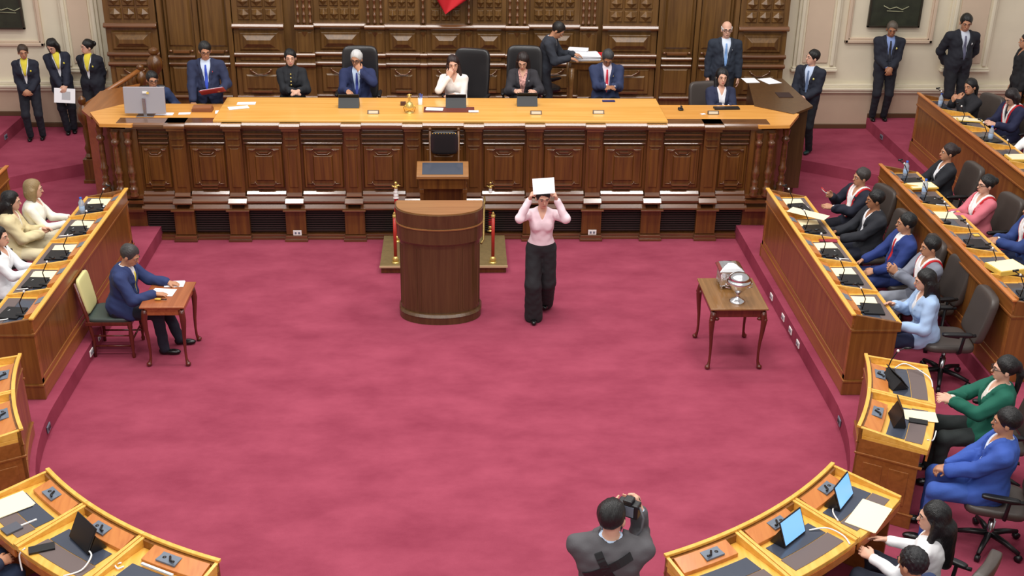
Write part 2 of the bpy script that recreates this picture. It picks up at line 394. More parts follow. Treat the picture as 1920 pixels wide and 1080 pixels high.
# banner hanging from above
fl = MB(); n = 10; Yf = 17.75
tip = at(835, 27, Y=Yf); l = at(812, -12, Y=Yf); r_ = at(892, -12, Y=Yf)
vs = []; fs = []
for j in range(9):
    t = j/8
    for i in range(13):
        u = i/12; x = tip[0]*(1-t)+(l[0]+(r_[0]-l[0])*u)*t; z = tip[2]+(l[2]-tip[2])*t
        vs.append((x, Yf-.04*math.sin(u*9)*t, z))
for i in range(13):
    u = i/12; vs.append((l[0]+(r_[0]-l[0])*u, Yf-.04*math.sin(u*9), l[2]+.7))
for j in range(9):
    for i in range(12): fs.append((j*13+i, j*13+i+1, (j+1)*13+i+1, (j+1)*13+i))
fl.add(vs, fs, True); fo = fl.build('hanging_banner', REDC)
sm = fo.modifiers.new('cloth', 'SOLIDIFY'); sm.thickness = .008
tag(fo, 'red pointed cloth banner hanging before the carved panelling', 'banner')

# ---------------------------------------------------------------- rostrum
ro = thing('rostrum', (-.15, 14.6, 0), 'long dark mahogany rostrum with carved bays and amber table top', 'rostrum')
PX = [-4.27, -3.57, -2.865, -2.135, -1.365, -.59, .19, .97, 1.745, 2.535, 3.27, 3.97]
YF = 14.62
WB(ro).box(-4.25, 3.95, YF+.01, 14.98, 0, 1.5).build('carcass', DARK, ro)
for i in range(11):
    a, b = PX[i]+(.11 if i else .2), PX[i+1]-(.11 if i < 10 else .2); xc = (a+b)/2; w2 = (b-a)/2
    m = WB(ro)
    m.raised(a+.02, b-.02, .70, 1.28, YF, .02, .015); m.raised(a+.05, b-.05, .74, 1.24, YF-.015, .012, .015)
    m.raised(xc-w2*.48, xc+w2*.48, .80, 1.16, YF-.02, .03, .02)
    m.build('carved_panel', DARK, ro, bevel=.003)
    m = WB(ro)
    for z, d in ((1.49, .05), (1.43, .045), (1.375, .06), (1.315, .045)):
        m.extx([(YF, z-.016), (YF-d*.6, z-.016), (YF-d, z), (YF-d*.7, z+.014), (YF, z+.014)], a+.01, b-.01)
    m.extx([(YF, .60), (YF-.05, .60), (YF-.05, .625), (YF-.015, .66), (YF, .66)], a+.0, b-.0)
    m.extx([(YF, .52), (YF-.10, .52), (YF-.10, .545), (YF-.05, .60), (YF, .60)], a-.02, b+.02)
    m.extx([(YF, .43), (YF-.13, .43), (YF-.13, .455), (YF-.07, .52), (YF, .52)], a-.03, b+.03)
    m.build('moulding', DARKX, ro, bevel=.003)
    m = WB(ro); q = w2*.52; y = YF-.035
    m.box(xc-q*.8, xc+q*.8, y-.02, y+.02, 1.235, 1.25)
    m.tube([(xc-q*1.3, y, 1.215), (xc-q, y, 1.215), (xc-q*.8, y-.01, 1.24)], .009, 6); m.tube([(xc+q*1.3, y, 1.215), (xc+q, y, 1.215), (xc+q*.8, y-.01, 1.24)], .009, 6)
    m.tube([(xc-q*.75, y, 1.2), (xc-q*.45, y-.01, 1.165), (xc+q*.45, y-.01, 1.165), (xc+q*.75, y, 1.2)], .009, 6)
    m.box(xc-q*.4, xc+q*.4, y-.025, y+.01, 1.185, 1.2)
    for sx in (-1, 1):
        m.ball((xc+sx*q, y-.01, .785), .015, 8); m.tube([(xc+sx*q*1.5, y, .765), (xc+sx*q*.9, y, .765), (xc+sx*q*.8, y-.01, .745)], .008, 6)
    m.box(xc-q*.8, xc+q*.8, y-.02, y+.02, .74, .757); m.box(xc-q*.8, xc+q*.8, y-.01, y+.02, .70, .712)
    m.build('ornament', DARKX, ro)
    m = WB(ro); m.box(a-.0, b+.0, YF-.02, YF+.0, .09, .41, mi=1)
    for k in range(9): m.box(a+.02, b-.02, YF-.05, YF-.02, .115+.032*k, .13+.032*k)
    m.build('vent_grille', [GRILLE, DARKIN], ro)
    m = WB(ro); m.box(a-.02, b+.02, YF-.09, YF, 0, .035); m.box(a-.02, b+.02, YF-.07, YF, .035, .07); m.box(a-.03, b+.03, YF-.08, YF, .41, .43)
    m.build('plinth', DARKX, ro, bevel=.005)
for x in PX[1:-1]:
    m = WB(ro); m.box(x-.10, x+.10, YF-.06, YF+.01, .62, 1.5)
    m.raised(x-.06, x+.06, .72, 1.26, YF-.06, .012, .012); m.raised(x-.08, x+.08, 1.28, 1.3, YF-.06, .03, .008); m.raised(x-.08, x+.08, 1.37, 1.39, YF-.06, .03, .008)
    m.box(x-.13, x+.13, YF-.12, YF+.01, .09, .42)
    m.build('pilaster', DARK, ro, bevel=.004)
    m = WB(ro)
    for e, z0, z1, e2 in ((.10, .60, .66, .06), (.12, .52, .59, .08), (.15, .43, .455, .15)):
        d = {.10: .10, .12: .16, .15: .19}[e]
        m.extx([(YF, z0), (YF-d, z0), (YF-d, z0+.02), (YF-d+.05, z1), (YF, z1)], x-e, x+e)
    m.box(x-.15, x+.15, YF-.17, YF, 0, .035); m.box(x-.14, x+.14, YF-.15, YF, .035, .08)
    m.build('pilaster_base', DARKX, ro, bevel=.004)
for sx, xe in ((-1, -4.27), (1, 3.97)):
    m = WB(ro); m.prism([(xe-sx*.2, YF+.1), (xe-sx*.2, YF-.04), (xe+sx*.12, YF-.04), (xe+sx*.34, YF+.25), (xe+sx*.34, YF+.5)][::sx], 0, 1.5)
    m.build('corner_block', DARK, ro, bevel=.004)
    for dx, dy in ((-.09, -.09), (.07, -.09), (.30, .08)):
        x = xe+sx*dx if sx > 0 else xe-dx*1
        x = xe+sx*dx
        m = WB(ro)
        prof = [(.055, .62), (.06, .64), (.045, .66), (.058, .70), (.058, .73), (.035, .75), (.045, .80), (.045, .82), (.03, .84), (.05, .92), (.055, .95), (.038, .98), (.04, 1.1), (.036, 1.25), (.03, 1.30), (.05, 1.32), (.05, 1.36), (.03, 1.38), (.045, 1.42), (.05, 1.48)]
        m.lathe(prof, (x, YF+dy), 16); m.build('turned_column', DARKX, ro)
    m = WB(ro)
    for z0, z1, e in ((0, .05, .16), (.05, .09, .13), (.42, .46, .16), (.52, .56, .12), (.58, .62, .09)):
        m.prism([(xe-sx*.2, YF+.1), (xe-sx*.2, YF-e), (xe+sx*(.12+e*.3), YF-e), (xe+sx*(.34+e*.6), YF+.2), (xe+sx*(.34+e*.6), YF+.5)][::sx], z0, z1)
    m.build('corner_moulding', DARKX, ro, bevel=.004)
# crest board and tops
m = WB(ro)
cp = lambda y: [(14.75, 1.545), (y, 1.545), (y, 1.576), (y+.032, 1.598), (14.75, 1.598)]
m.extx(cp(14.50), -4.3, 4.0); m.box(-4.2, 3.9, 14.54, 14.75, 1.51, 1.545)
for x in PX[1:-1]: m.extx(cp(14.45), x-.13, x+.13); m.box(x-.11, x+.11, 14.48, 14.75, 1.50, 1.545)
m.build('crest_moulding', WALLX, ro, bevel=.004)
m = WB(ro); m.box(-3.1, 2.68, 14.56, 15.6, 1.585, 1.625); m.build('amber_table_top', ORANGE, ro, bevel=.006)
for x0, x1 in ((-4.4, -3.105), (2.685, 4.15)):
    sx = -1 if x0 < 0 else 1
    poly = [(x0 if sx > 0 else x1, 14.56), (x0 if sx > 0 else x1, 15.4), ((x1 if sx > 0 else x0), 15.4), ((x1 if sx > 0 else x0)+sx*.35, 15.0), ((x1 if sx > 0 else x0)+sx*.1, 14.5), ((x1 if sx > 0 else x0)-sx*.3, 14.47), ((x1 if sx > 0 else x0)-sx*.33, 14.56)]
    if sx > 0: poly = poly[::-1]
    WB(ro).prism(poly, 1.55, 1.592).build('side_top', SIDETOP, ro, bevel=.006)
# right return with sunken tray, left return
m = WB(ro); m.prism([(3.98, 15.35), (4.42, 14.98), (4.78, 15.35), (4.72, 16.75), (4.2, 16.75)], 1.57, 1.6); m.box(4.2, 4.72, 15.35, 16.7, .42, 1.57); m.box(4.25, 4.66, 15.4, 16.65, T1, .42)
m.build('return_counter', LECT, ro, bevel=.006)
m = WB(ro); m.box(4.42, 4.62, 15.75, 16.0, 1.601, 1.606); m.build('tray_slot', DARKIN, ro)
m = WB(ro); m.prism([(-4.75, 14.98), (-4.3, 15.35), (-4.5, 16.6), (-4.95, 16.2), (-4.95, 15.3)], 1.5, 1.535); m.prism([(-4.7, 15.02), (-4.3, 15.35), (-4.5, 16.5), (-4.9, 16.1), (-4.9, 15.3)], T1, 1.5)
m.build('return_counter', BENCHY, ro, bevel=.006)
WB(ro).box(-3.1, 2.68, 15.50, 15.53, PM, 1.585).build('modesty_board', DARK, ro)

# ---------------------------------------------------------------- stair balustrade on the left
st = thing('stair_balustrade', (-5.25, 16.5, T2), 'turned wooden stair balustrade with ball finials behind the computer monitor', 'balustrade')
def newel(x, y, z0, h, r=.05):
    m = WB(st); m.box(x-.08, x+.08, y-.08, y+.08, z0, z0+.28*h)
    m.lathe([(r*.8, z0+.28*h), (r*1.2, z0+.3*h), (r*.7, z0+.34*h), (r*1.1, z0+.4*h), (r*.6, z0+.45*h), (r*.9, z0+.6*h), (r*.6, z0+.66*h), (r*1.6, z0+.74*h), (r*1.7, z0+.82*h), (r*1.2, z0+.87*h), (r*.6, z0+.9*h), (r*1.05, z0+.93*h), (r*1.05, z0+.97*h), (r*.3, z0+h)], (x, y), 16)
    m.box(x-.1, x+.1, y-.1, y+.1, z0, z0+.05)
    m.build('newel_post', DARK, st, bevel=.004)
p0 = at(152, 180, Y=16.3); p1 = at(262, 120, Y=16.9); p2 = at(287, 88, Y=17.2)
newel(p0[0], 16.3, T1, p0[2]-T1); newel(p1[0], 16.9, PS, p1[2]-PS); newel(p2[0], 17.2, PS, p2[2]-PS, .07)
m = WB(st); a = Vector((p0[0], 16.3, p0[2]-.16)); b = Vector((p1[0], 16.9, p1[2]-.08))
m.tube([a, a.lerp(b, .5), b], .035, 8); a2 = a-Vector((0, 0, .42)); b2 = b-Vector((0, 0, .42)); m.tube([a2, a2.lerp(b2, .5), b2], .03, 8)
m.build('handrail', BENCHY, st)
for k in range(1, 8):
    p = a.lerp(b, k/8); q = p-Vector((0, 0, .42)); m = WB(st)
    m.lathe([(.012, q.z), (.03, q.z+.06), (.035, q.z+.12), (.015, q.z+.18), (.02, q.z+.21), (.015, q.z+.24), (.035, q.z+.3), (.03, q.z+.36), (.012, q.z+.42)], (p.x, p.y), 10)
    m.build('baluster', DARK, st)
stp = MB()
for k in range(4): stp.box(-5.25+.18*k, -4.4, 16.5, 17.6, T2-.02, T2+.1*(k+1)-.01)
struct(stp.build('floor', CARPET))
# ---------------------------------------------------------------- smooth bodies: distance fields meshed with surface nets
def N(v): v = np.array(v, float); return v/np.linalg.norm(v)
def rc(a, b, r0, r1):
    a = np.array(a, float); b = np.array(b, float); ab = b-a; L = ab@ab+1e-12
    def f(P):
        q = P-a; t = np.clip(q@ab/L, 0, 1)
        return np.sqrt(((q-t[:, None]*ab)**2).sum(1))-(r0+(r1-r0)*t)
    return f
def ell(c, r):
    c = np.array(c, float); r = np.array(r, float)
    def f(P):
        q = (P-c)/r; k0 = np.sqrt((q**2).sum(1))+1e-9; k1 = np.sqrt(((q/r)**2).sum(1))+1e-9
        return k0*(k0-1)/k1
    return f
def smin(a, b, k):
    h = np.clip(.5+.5*(b-a)/k, 0, 1); return b+(a-b)*h-k*h*(1-h)
def U(fs, k):
    def f(P):
        d = fs[0](P)
        for g in fs[1:]: d = smin(d, g(P), k)
        return d
    return f
def local(f, o, F):                 # F columns are the frame's axes
    return lambda P: f((P-o)@F)
def near(f, c, R):                  # only worth working out close to c
    c = np.array(c, float)
    def g(P):
        d = np.sqrt(((P-c)**2).sum(1))-R*.6; m = d < R*.4; 
        if m.any(): d[m] = f(P[m])
        return d
    return g
_E = [((0,0,0),(1,0,0)),((0,1,0),(1,1,0)),((0,0,1),(1,0,1)),((0,1,1),(1,1,1)),((0,0,0),(0,1,0)),((1,0,0),(1,1,0)),((0,0,1),(0,1,1)),((1,0,1),(1,1,1)),((0,0,0),(0,0,1)),((1,0,0),(1,0,1)),((0,1,0),(0,1,1)),((1,1,0),(1,1,1))]
def mesh_sdf(name, f, lo, hi, h, m, parent):
    lo = np.array(lo, float); nb = np.ceil((np.array(hi)-lo)/(4*h)).astype(int)+1
    g = [lo[i]+(np.arange(nb[i])*4+1.5)*h for i in range(3)]
    B = np.stack(np.meshgrid(*g, indexing='ij'), -1).reshape(-1, 3)
    db = f(B).reshape(nb); msk = np.abs(db) < 4.6*h+.012
    n = nb*4; D = np.repeat(np.repeat(np.repeat(np.where(db < 0, -1., 1.), 4, 0), 4, 1), 4, 2)
    fm = np.repeat(np.repeat(np.repeat(msk, 4, 0), 4, 1), 4, 2); idx = np.argwhere(fm)
    D[fm] = f(lo+idx*h)
    S = D < 0; c = np.zeros(n-1, np.int8)
    for a in (0, 1):
        for b in (0, 1):
            for e in (0, 1): c += S[a:n[0]-1+a, b:n[1]-1+b, e:n[2]-1+e]
    act = (c > 0) & (c < 8); ijk = np.argwhere(act)
    if len(ijk) == 0: return None
    acc = np.zeros((len(ijk), 3)); cnt = np.zeros(len(ijk))
    for a, b in _E:
        a = np.array(a); b = np.array(b); pa = ijk+a; pb = ijk+b
        da = D[pa[:, 0], pa[:, 1], pa[:, 2]]; d2 = D[pb[:, 0], pb[:, 1], pb[:, 2]]
        mm = (da < 0) != (d2 < 0); t = da[mm]/(da[mm]-d2[mm])
        acc[mm] += a+(b-a)*t[:, None]; cnt[mm] += 1
    V = (ijk+acc/cnt[:, None])*h+lo
    ix = -np.ones(act.shape, int); ix[act] = np.arange(len(ijk)); F = []
    x = S[:-1, 1:-1, 1:-1] != S[1:, 1:-1, 1:-1]; q = np.argwhere(x)
    def quads(q, ax):
        i = q.copy(); o = [k for k in range(3) if k != ax]; i[:, o[0]] += 1; i[:, o[1]] += 1
        cs = []
        for d0, d1 in ((-1, -1), (0, -1), (0, 0), (-1, 0)):
            j = i.copy(); j[:, o[0]] += d0; j[:, o[1]] += d1; cs.append(ix[j[:, 0], j[:, 1], j[:, 2]])
        Q = np.stack(cs, 1); s = S[i[:, 0], i[:, 1], i[:, 2]]
        if ax == 1: s = ~s
        Q[~s] = Q[~s][:, ::-1]; return Q
    F.append(quads(q, 0))
    F.append(quads(np.argwhere(S[1:-1, :-1, 1:-1] != S[1:-1, 1:, 1:-1]), 1))
    F.append(quads(np.argwhere(S[1:-1, 1:-1, :-1] != S[1:-1, 1:-1, 1:]), 2))
    F = np.concatenate(F); F = F[(F >= 0).all(1)]
    me = bpy.data.meshes.new(name); me.vertices.add(len(V)); me.vertices.foreach_set('co', V.ravel())
    me.loops.add(len(F)*4); me.loops.foreach_set('vertex_index', F.ravel().astype(np.int32))
    me.polygons.add(len(F)); me.polygons.foreach_set('loop_start', np.arange(len(F), dtype=np.int32)*4)
    me.polygons.foreach_set('loop_total', np.full(len(F), 4, np.int32)); me.update(calc_edges=True)
    me.polygons.foreach_set('use_smooth', np.ones(len(F), bool)); me.materials.append(m)
    return link(bpy.data.objects.new(name, me), parent)
def RX(a): c, s = math.cos(a), math.sin(a); return np.array([[1,0,0],[0,c,-s],[0,s,c]])
def RY(a): c, s = math.cos(a), math.sin(a); return np.array([[c,0,s],[0,1,0],[-s,0,c]])
def RZ(a): c, s = math.cos(a), math.sin(a); return np.array([[c,-s,0],[s,c,0],[0,0,1]])
def ik(a, b, l1, l2, hint):
    a = np.array(a, float); b = np.array(b, float); d = b-a; L = np.linalg.norm(d); M = min(L, (l1+l2)*.995); u = d/L; b = a+u*M
    h = np.array(hint, float); h = h-u*(h@u); h = h/(np.linalg.norm(h)+1e-9)
    x = (l1*l1-l2*l2+M*M)/(2*M); y = math.sqrt(max(0, l1*l1-x*x)); return a+u*x+h*y, b
def hand(w, d, n, side, curl, spread=.3):
    """palm with four fingers and a thumb; d runs to the fingertips, n out of the palm, side +1 right -1 left"""
    w = np.array(w, float); d = N(d); n = np.array(n, float); n = N(n-d*(n@d)); t = np.cross(d, n)*side
    pal = U([rc(w+t*.012, w+d*.082+t*.027, .017, .014), rc(w, w+d*.085+t*.008, .019, .015), rc(w, w+d*.08-t*.012, .019, .014), rc(w-t*.01, w+d*.072-t*.031, .017, .013)], .012)
    fs = []
    for k, (o, L) in enumerate(((.029, .072), (.010, .080), (-.011, .075), (-.031, .058))):
        c = curl if not isinstance(curl, (list, tuple)) else curl[k]
        p = w+d*(.083-.004*k)+t*o*.95; a = c*.6; dr = d+t*o*spread
        for sgm, r0, r1 in ((.45, .0095, .0088), (.31, .0088, .008), (.24, .008, .0068)):
            v = N(dr)*math.cos(a)+n*math.sin(a); q = p+v*L*sgm; fs.append(rc(p, q, r0, r1)); p = q; a += c
    p0 = w+d*.015+t*.022; p1 = p0+d*.03+t*.026+n*.010; p2 = p1+d*.030+t*.008+n*(.006+.01*min(1, max(0, curl if not isinstance(curl, (list, tuple)) else curl[0]))); p3 = p2+d*.024-t*.001+n*.010
    th = U([rc(p0, p1, .015, .0125), rc(p1, p2, .0115, .010), rc(p2, p3, .010, .0075)], .006)
    def f(P):
        a = pal(P); b = fs[0](P)
        for g in fs[1:]: b = np.minimum(b, g(P))
        return smin(smin(a, b, .006), th(P), .010)
    return near(f, w+d*.07, .36)
SKIN = {'light': (216, 168, 144), 'mid': (188, 136, 106), 'tan': (164, 112, 82)}
def cloth(c, r=.85): return mat('cloth_%d_%d_%d' % c, c, r, bump=.12, bscale=60)
def skinm(k): return mat('skin_'+k, SKIN[k], .5, spec=.35)
def hairm(c):
    m = mat('hair_%d_%d_%d' % c, c, .40, bump=.6, bscale=60)
    nt = m.node_tree
    if 'Mapping' not in nt.nodes:
        mp = nt.nodes.new('ShaderNodeMapping'); mp.inputs['Scale'].default_value = (5, 1, .5)
        tc = nt.nodes['Texture Coordinate']; n = nt.nodes['Noise Texture']
        nt.links.new(tc.outputs['Object'], mp.inputs['Vector']); nt.links.new(mp.outputs['Vector'], n.inputs['Vector'])
    return m
_eye = None
def eye_mesh():
    global _eye
    if _eye is None:
        m = MB(); m.ball((0, 0, 0), (.0125, .0118, .0095), 12); m.ball((0, .0056, 0), .0080, 10, mi=1)
        o = m.build('eye', [mat('eye_white', (206, 196, 188), .3), mat('dark_iris', (40, 26, 20), .2)]); _eye = o.data; bpy.data.objects.remove(o)
    return _eye
def person(label, px=None, xy=None, zf=0, face=-90, s=.95, pose='stand', lean=0, side=0, twist=0, head=(0, 0, 0), rw=None, lw=None, re=None, le=None,
           jacket=None, shirt=(235, 235, 238), tie=None, scarf=None, sash=False, sashw=(238, 232, 230), trousers=(26, 28, 36), shoes=(16, 15, 16), hair=('short', (22, 20, 20)), skin='mid', fem=False,
           rh=None, lh=None, curl=(.35, .35), feet=None, fz=(0, 0), knees=None, h=.0095, seat=.46, glasses=False, sleeves=True, flare=0, pin=None, badge=None, closed=False, group=None, build=1.0, hh=None, kn=None):
    B = build; sit = pose == 'sit'
    P0 = np.array([0, 0, seat+.10]) if sit else np.array([0, 0, .93])
    if hh: P0[2] = hh
    T = RZ(rad(twist)) @ RY(rad(side)) @ RX(-rad(lean))           # torso frame, columns = axes
    tp = lambda x, y, z: P0+T@np.array([x, y, z])
    H = T @ RX(rad(lean)*.6) @ RZ(rad(head[0])) @ RY(rad(head[2])) @ RX(rad(head[1]))     # yaw left +, pitch up +
    hp = lambda x, y, z: HO+H@np.array([x, y, z])
    HO = tp(0, .012, .515)
    sw = .150 if fem else .182
    sw *= (1+(B-1)*.6)
    shr, shl = tp(sw, 0, .415), tp(-sw, 0, .415)
    if rw is None: rw = (.24, .03, .80) if not sit else (.17, .33, seat+.23)
    if lw is None: lw = (-.24, .03, .80) if not sit else (-.17, .33, seat+.23)
    er, rw = ik(shr, rw, .275, .245, re or (.5, -.8, -.5)); el, lw = ik(shl, lw, .275, .245, le or (-.5, -.8, -.5))
    hipr, hipl = P0+np.array([.085, 0, -.03]), P0+np.array([-.085, 0, -.03])
    if sit:
        ft = feet or ((.13, .44), (-.13, .44)); K = kn or ((.14, .43, seat+.06), (-.14, .43, seat+.06))
        kr, kl = np.array(K[0]), np.array(K[1]); ar = np.array([ft[0][0], ft[0][1], .08+fz[0]]); al = np.array([ft[1][0], ft[1][1], .08+fz[1]])
    else:
        ft = feet or ((.10, .02), (-.10, -.02))
        ar = np.array([ft[0][0], ft[0][1]-.04, .08+fz[0]]); al = np.array([ft[1][0], ft[1][1]-.04, .08+fz[1]])
        kr, ar = ik(hipr, ar, .43, .42, (.1, 1, 0)); kl, al = ik(hipl, al, .43, .42, (-.1, 1, 0))
    top = hp(0, 0, .247); A = rad(face-90)
    if px is not None:
        g = at(px[0], px[1], z=zf+top[2]*s); r = RZ(A)@(top*s); xy = (g[0]-r[0], g[1]-r[1])
    root = thing('person', (float(xy[0]), float(xy[1]), zf), label, 'person', A, group, s)
    # --- fields
    def torso(e, low=-.06):
        W = B
        fs = [ell((0, 0, .03), (.158*W+e, .108*W+e, .135+e)), ell((0, .004, .18), ((.122 if fem else .138)*W+e, .096*W+e, .17+e)), ell((0, .0, .34), ((.140 if fem else .158)*W+e, .108*W+e, .17+e)),
              rc((-sw+.04, -.005, .405), (sw-.04, -.005, .405), .055+e, .055+e)]
        if fem: fs += [ell((.062, .075, .30), (.058+e, .058+e, .06+e)), ell((-.062, .075, .30), (.058+e, .058+e, .06+e))]
        elif B > 1.05: fs += [ell((0, .05, .14), (.12*B+e, .09*B+e, .13+e))]
        return local(U(fs, .045), P0, T)
    neck = rc(tp(0, -.005, .43), hp(0, -.005, .06), .052 if not fem else .045, .050 if not fem else .043)
    def arm(a, e_, w, e, cut=0):
        w2 = w+(e_-w)*cut
        return U([rc(a, e_, .050+e, .042+e), rc(e_, w2, .041+e, .030+e*(1.1 if cut else .8))], .025)
    mhd = U([ell((0, -.008, .152), (.077, .096, .092)), ell((0, .028, .09), (.060, .066, .080)), ell((0, .055, .035), (.034, .036, .026)), ell((0, .083, .135), (.05, .02, .014))], .022)
    nose = rc((0, .092, .125), (0, .110, .089), .007, .0118); lips = ell((0, .091, .056), (.021, .010, .008))
    ears = [ell((.078*q, -.002, .105), (.011, .019, .031)) for q in (1, -1)]; sock = [ell((.031*q, .104, .124), (.018, .016, .013)) for q in (1, -1)]
    def headf(Q):
        d = mhd(Q)
        for g in sock: d = -smin(-d, g(Q), .008)
        d = smin(d, nose(Q), .010); d = smin(d, lips(Q), .006)
        for g in ears: d = smin(d, g(Q), .006)
        return d
    HD = near(local(headf, HO, H), hp(0, 0, .12), .5)
    hr = hand(rw, rh[0] if rh else rw-er, rh[1] if rh else (-.5, 0, -.6), 1, curl[0]); hl = hand(lw, lh[0] if lh else lw-el, lh[1] if lh else (.5, 0, -.6), -1, curl[1])
    tor = torso(0); ra = arm(shr, er, rw, -.004); la = arm(shl, el, lw, -.004)
    legs = [U([rc(a, k, .078*B, .052), rc(k, n_, .05, .034)], .03) for a, k, n_ in ((hipr, kr, ar), (hipl, kl, al))]
    def bodyf(P):
        d = smin(tor(P), neck(P), .03); d = smin(d, HD(P), .018); d = smin(d, ra(P), .025); d = smin(d, la(P), .025)
        for l in legs: d = smin(d, l(P), .03)
        return smin(smin(d, hr(P), .012), hl(P), .012)
    pts = np.array([shr, shl, er, el, rw, lw, kr, kl, ar, al, top, P0]); lo = pts.min(0)-.24; hi = pts.max(0)+.24; lo[2] = max(lo[2], -.02); hi[2] = top[2]+.05
    mesh_sdf('body', bodyf, lo, hi, h, skinm(skin), root)
    hc = h*1.25
    # legs and shoes
    def wr(P, a=.004, k=38): return a*(np.sin(P[:, 2]*k+P[:, 0]*17)*np.sin(P[:, 1]*31+P[:, 0]*23+P[:, 2]*9)+.5*np.sin(P[:, 2]*71+P[:, 1]*40-P[:, 0]*33)*np.sin(P[:, 0]*28+P[:, 2]*13))
    e = .012; tl = []
    for a, k, n_ in ((hipr, kr, ar), (hipl, kl, al)):
        bt = n_+np.array([0, 0, -.03 if flare else -.01]); tl.append(U([rc(a, k, .086*B+e, .058+e+flare*.5), rc(k, bt, .056+e+flare*.5, .044+e+flare)], .03))
    hipf = local(U([ell((0, 0, .03), (.158*B+e, .108*B+e, .125)), rc((-.06, -.01, -.05), (.06, -.01, -.05), .095*B, .095*B)], .05), P0, T if not sit else np.eye(3))
    def trf(P):
        d = hipf(P)
        for l in tl: d = smin(d, l(P), .025)
        q = (P-P0)@T
        return np.maximum(d, q[:, 2]-.125)+wr(P, .003)
    mesh_sdf('trousers', trf, lo, hi, hc, cloth(trousers), root)
    for n_, z_ in ((ar, fz[0]), (al, fz[1])):
        hx, hy = n_[0], n_[1]; zz = n_[2]-.08
        ff = U([ell((hx, hy-.015, zz+.04), (.036, .05, .045)), ell((hx*1.02, hy+.09, zz+.03), (.042, .09, .034))], .03)
        g = lambda P, ff=ff, zz=zz: np.maximum(ff(P), zz-P[:, 2])
        mesh_sdf('shoe', g, (hx-.08, hy-.1, zz-.03), (hx+.08, hy+.22, zz+.12), .009, mat('shoe_%d_%d_%d' % shoes, shoes, .25), root)
    # shirt, jacket
    top_cut = rc(tp(0, -.01, .47), tp(0, .0, .60), .062, .07)
    outer = jacket is None
    ts = torso(.009); asr = arm(shr, er, rw, .010, .08); asl = arm(shl, el, lw, .010, .08)
    col = rc(tp(0, -.008, .445), tp(0, .004, .475), .066 if not fem else .058, .062 if not fem else .054)
    def shf(P):
        d = ts(P)
        if sleeves: d = smin(smin(d, asr(P), .02), asl(P), .02)
        d = smin(d, col(P), .014)
        q = (P-P0)@T
        d = np.maximum(d, -.05-q[:, 2]) if outer else np.maximum(d, -.0-q[:, 2])
        nk = np.maximum(rc0(q), -(q[:, 2]-.44))
        d = np.maximum(d, -nk)
        if fem or tie is None: d = np.maximum(d, -np.maximum(np.abs(q[:, 0])-.05+(.49-q[:, 2])*.45, np.maximum(.02-q[:, 1], .38-q[:, 2])))
        if not fem:
            R = np.sqrt(q[:, 0]**2+(q[:, 1]*.95)**2); rg = np.maximum(np.abs(R-.062)-.007, np.abs(q[:, 2]-(.456-q[:, 1]*.35))-.020)
            if tie is None: rg = np.maximum(rg, -np.maximum(np.abs(q[:, 0])-.022, -q[:, 1]))
            d = np.minimum(d, rg)
        return d+(wr(P, .003) if outer else 0)
    rc0 = rc((0, -.008, .46), (0, .01, .56), .050, .052)
    mesh_sdf('shirt', shf, lo, hi, min(hc, .0095), cloth(shirt), root)
    ex = .009
    if jacket:
        ex = .024; tj = torso(.022); ajr = arm(shr, er, rw, .022, .13); ajl = arm(shl, el, lw, .022, .13); z0 = .10
        sk = [rc(P0+np.array([q*.06, 0, .02]), (a+(k-a)*.28) if sit else P0+np.array([q*.075, 0, -.15]), .125*B, .105*B) for q, a, k in ((1, hipr, kr), (-1, hipl, kl))]
        def jkf(P):
            d = tj(P)
            for g in sk: d = smin(d, g(P), .04)
            d = smin(smin(d, ajr(P), .022), ajl(P), .022)
            q = (P-P0)@T; ax = np.abs(q[:, 0]); wv = np.clip((q[:, 2]-z0)/(.46-z0), 0, 1)*.062+.006
            front = q[:, 1] > .01
            d = d-.010*((ax > wv) & (ax < wv+.042) & front & (q[:, 2] > z0+.02))
            d = d-.005*np.exp(-((q[:, 2]-.01)/.012)**2)*((ax > .07) & (ax < .15) & front)
            v = np.maximum(ax-wv, np.maximum(-q[:, 1]+.01, z0-q[:, 2]))
            if not closed: d = np.maximum(d, -v)
            else: d = smin(d, colr(P), .012)
            if not sit:
                v2 = np.maximum(ax-np.clip((.02-q[:, 2])*.25, 0, 1), np.maximum(-q[:, 1], q[:, 2]-.0)); d = np.maximum(d, -v2)
            if not closed: d = np.maximum(d, -np.maximum(rcj(q), .415-q[:, 2]))
            d = np.maximum(d, (seat-.03 if sit else P0[2]-.19)-P[:, 2])
            return d+wr(P, .0045, 30)
        colr = rc(tp(0, -.008, .44), tp(0, .004, .495), .074, .062)
        rcj = rc((0, -.0, .44), (0, .012, .56), .070, .072)
        mesh_sdf('jacket', jkf, lo, hi, hc, cloth(jacket), root)
    if tie:
        tt = torso(.018)
        def tf(P):
            q = (P-P0)@T; z = q[:, 2]
            kn_ = np.sqrt((q[:, 0]/.016)**2+((q[:, 1]-.062)/.016)**2+((z-.445)/.018)**2)*.016-.016
            d = np.maximum(np.maximum(tt(P), np.abs(q[:, 0])-(.013+.05*(.44-z))), np.maximum(z-.445, .04-z)); d = np.maximum(d, -q[:, 1]+.03)
            return np.minimum(d, kn_)
        mesh_sdf('tie', tf, lo, hi, .0085, cloth(tie, .6), root)
    if scarf:
        t2 = torso(ex+.006)
        def sf(P):
            q = (P-P0)@T; z = q[:, 2]; w_ = np.clip((z-.22)/.24, 0, 1)*.05+.004
            return np.maximum(np.maximum(t2(P), np.abs(q[:, 0])-w_), np.maximum(.24-z, -q[:, 1]))
        mesh_sdf('scarf', sf, lo, hi, .009, cloth(scarf), root)
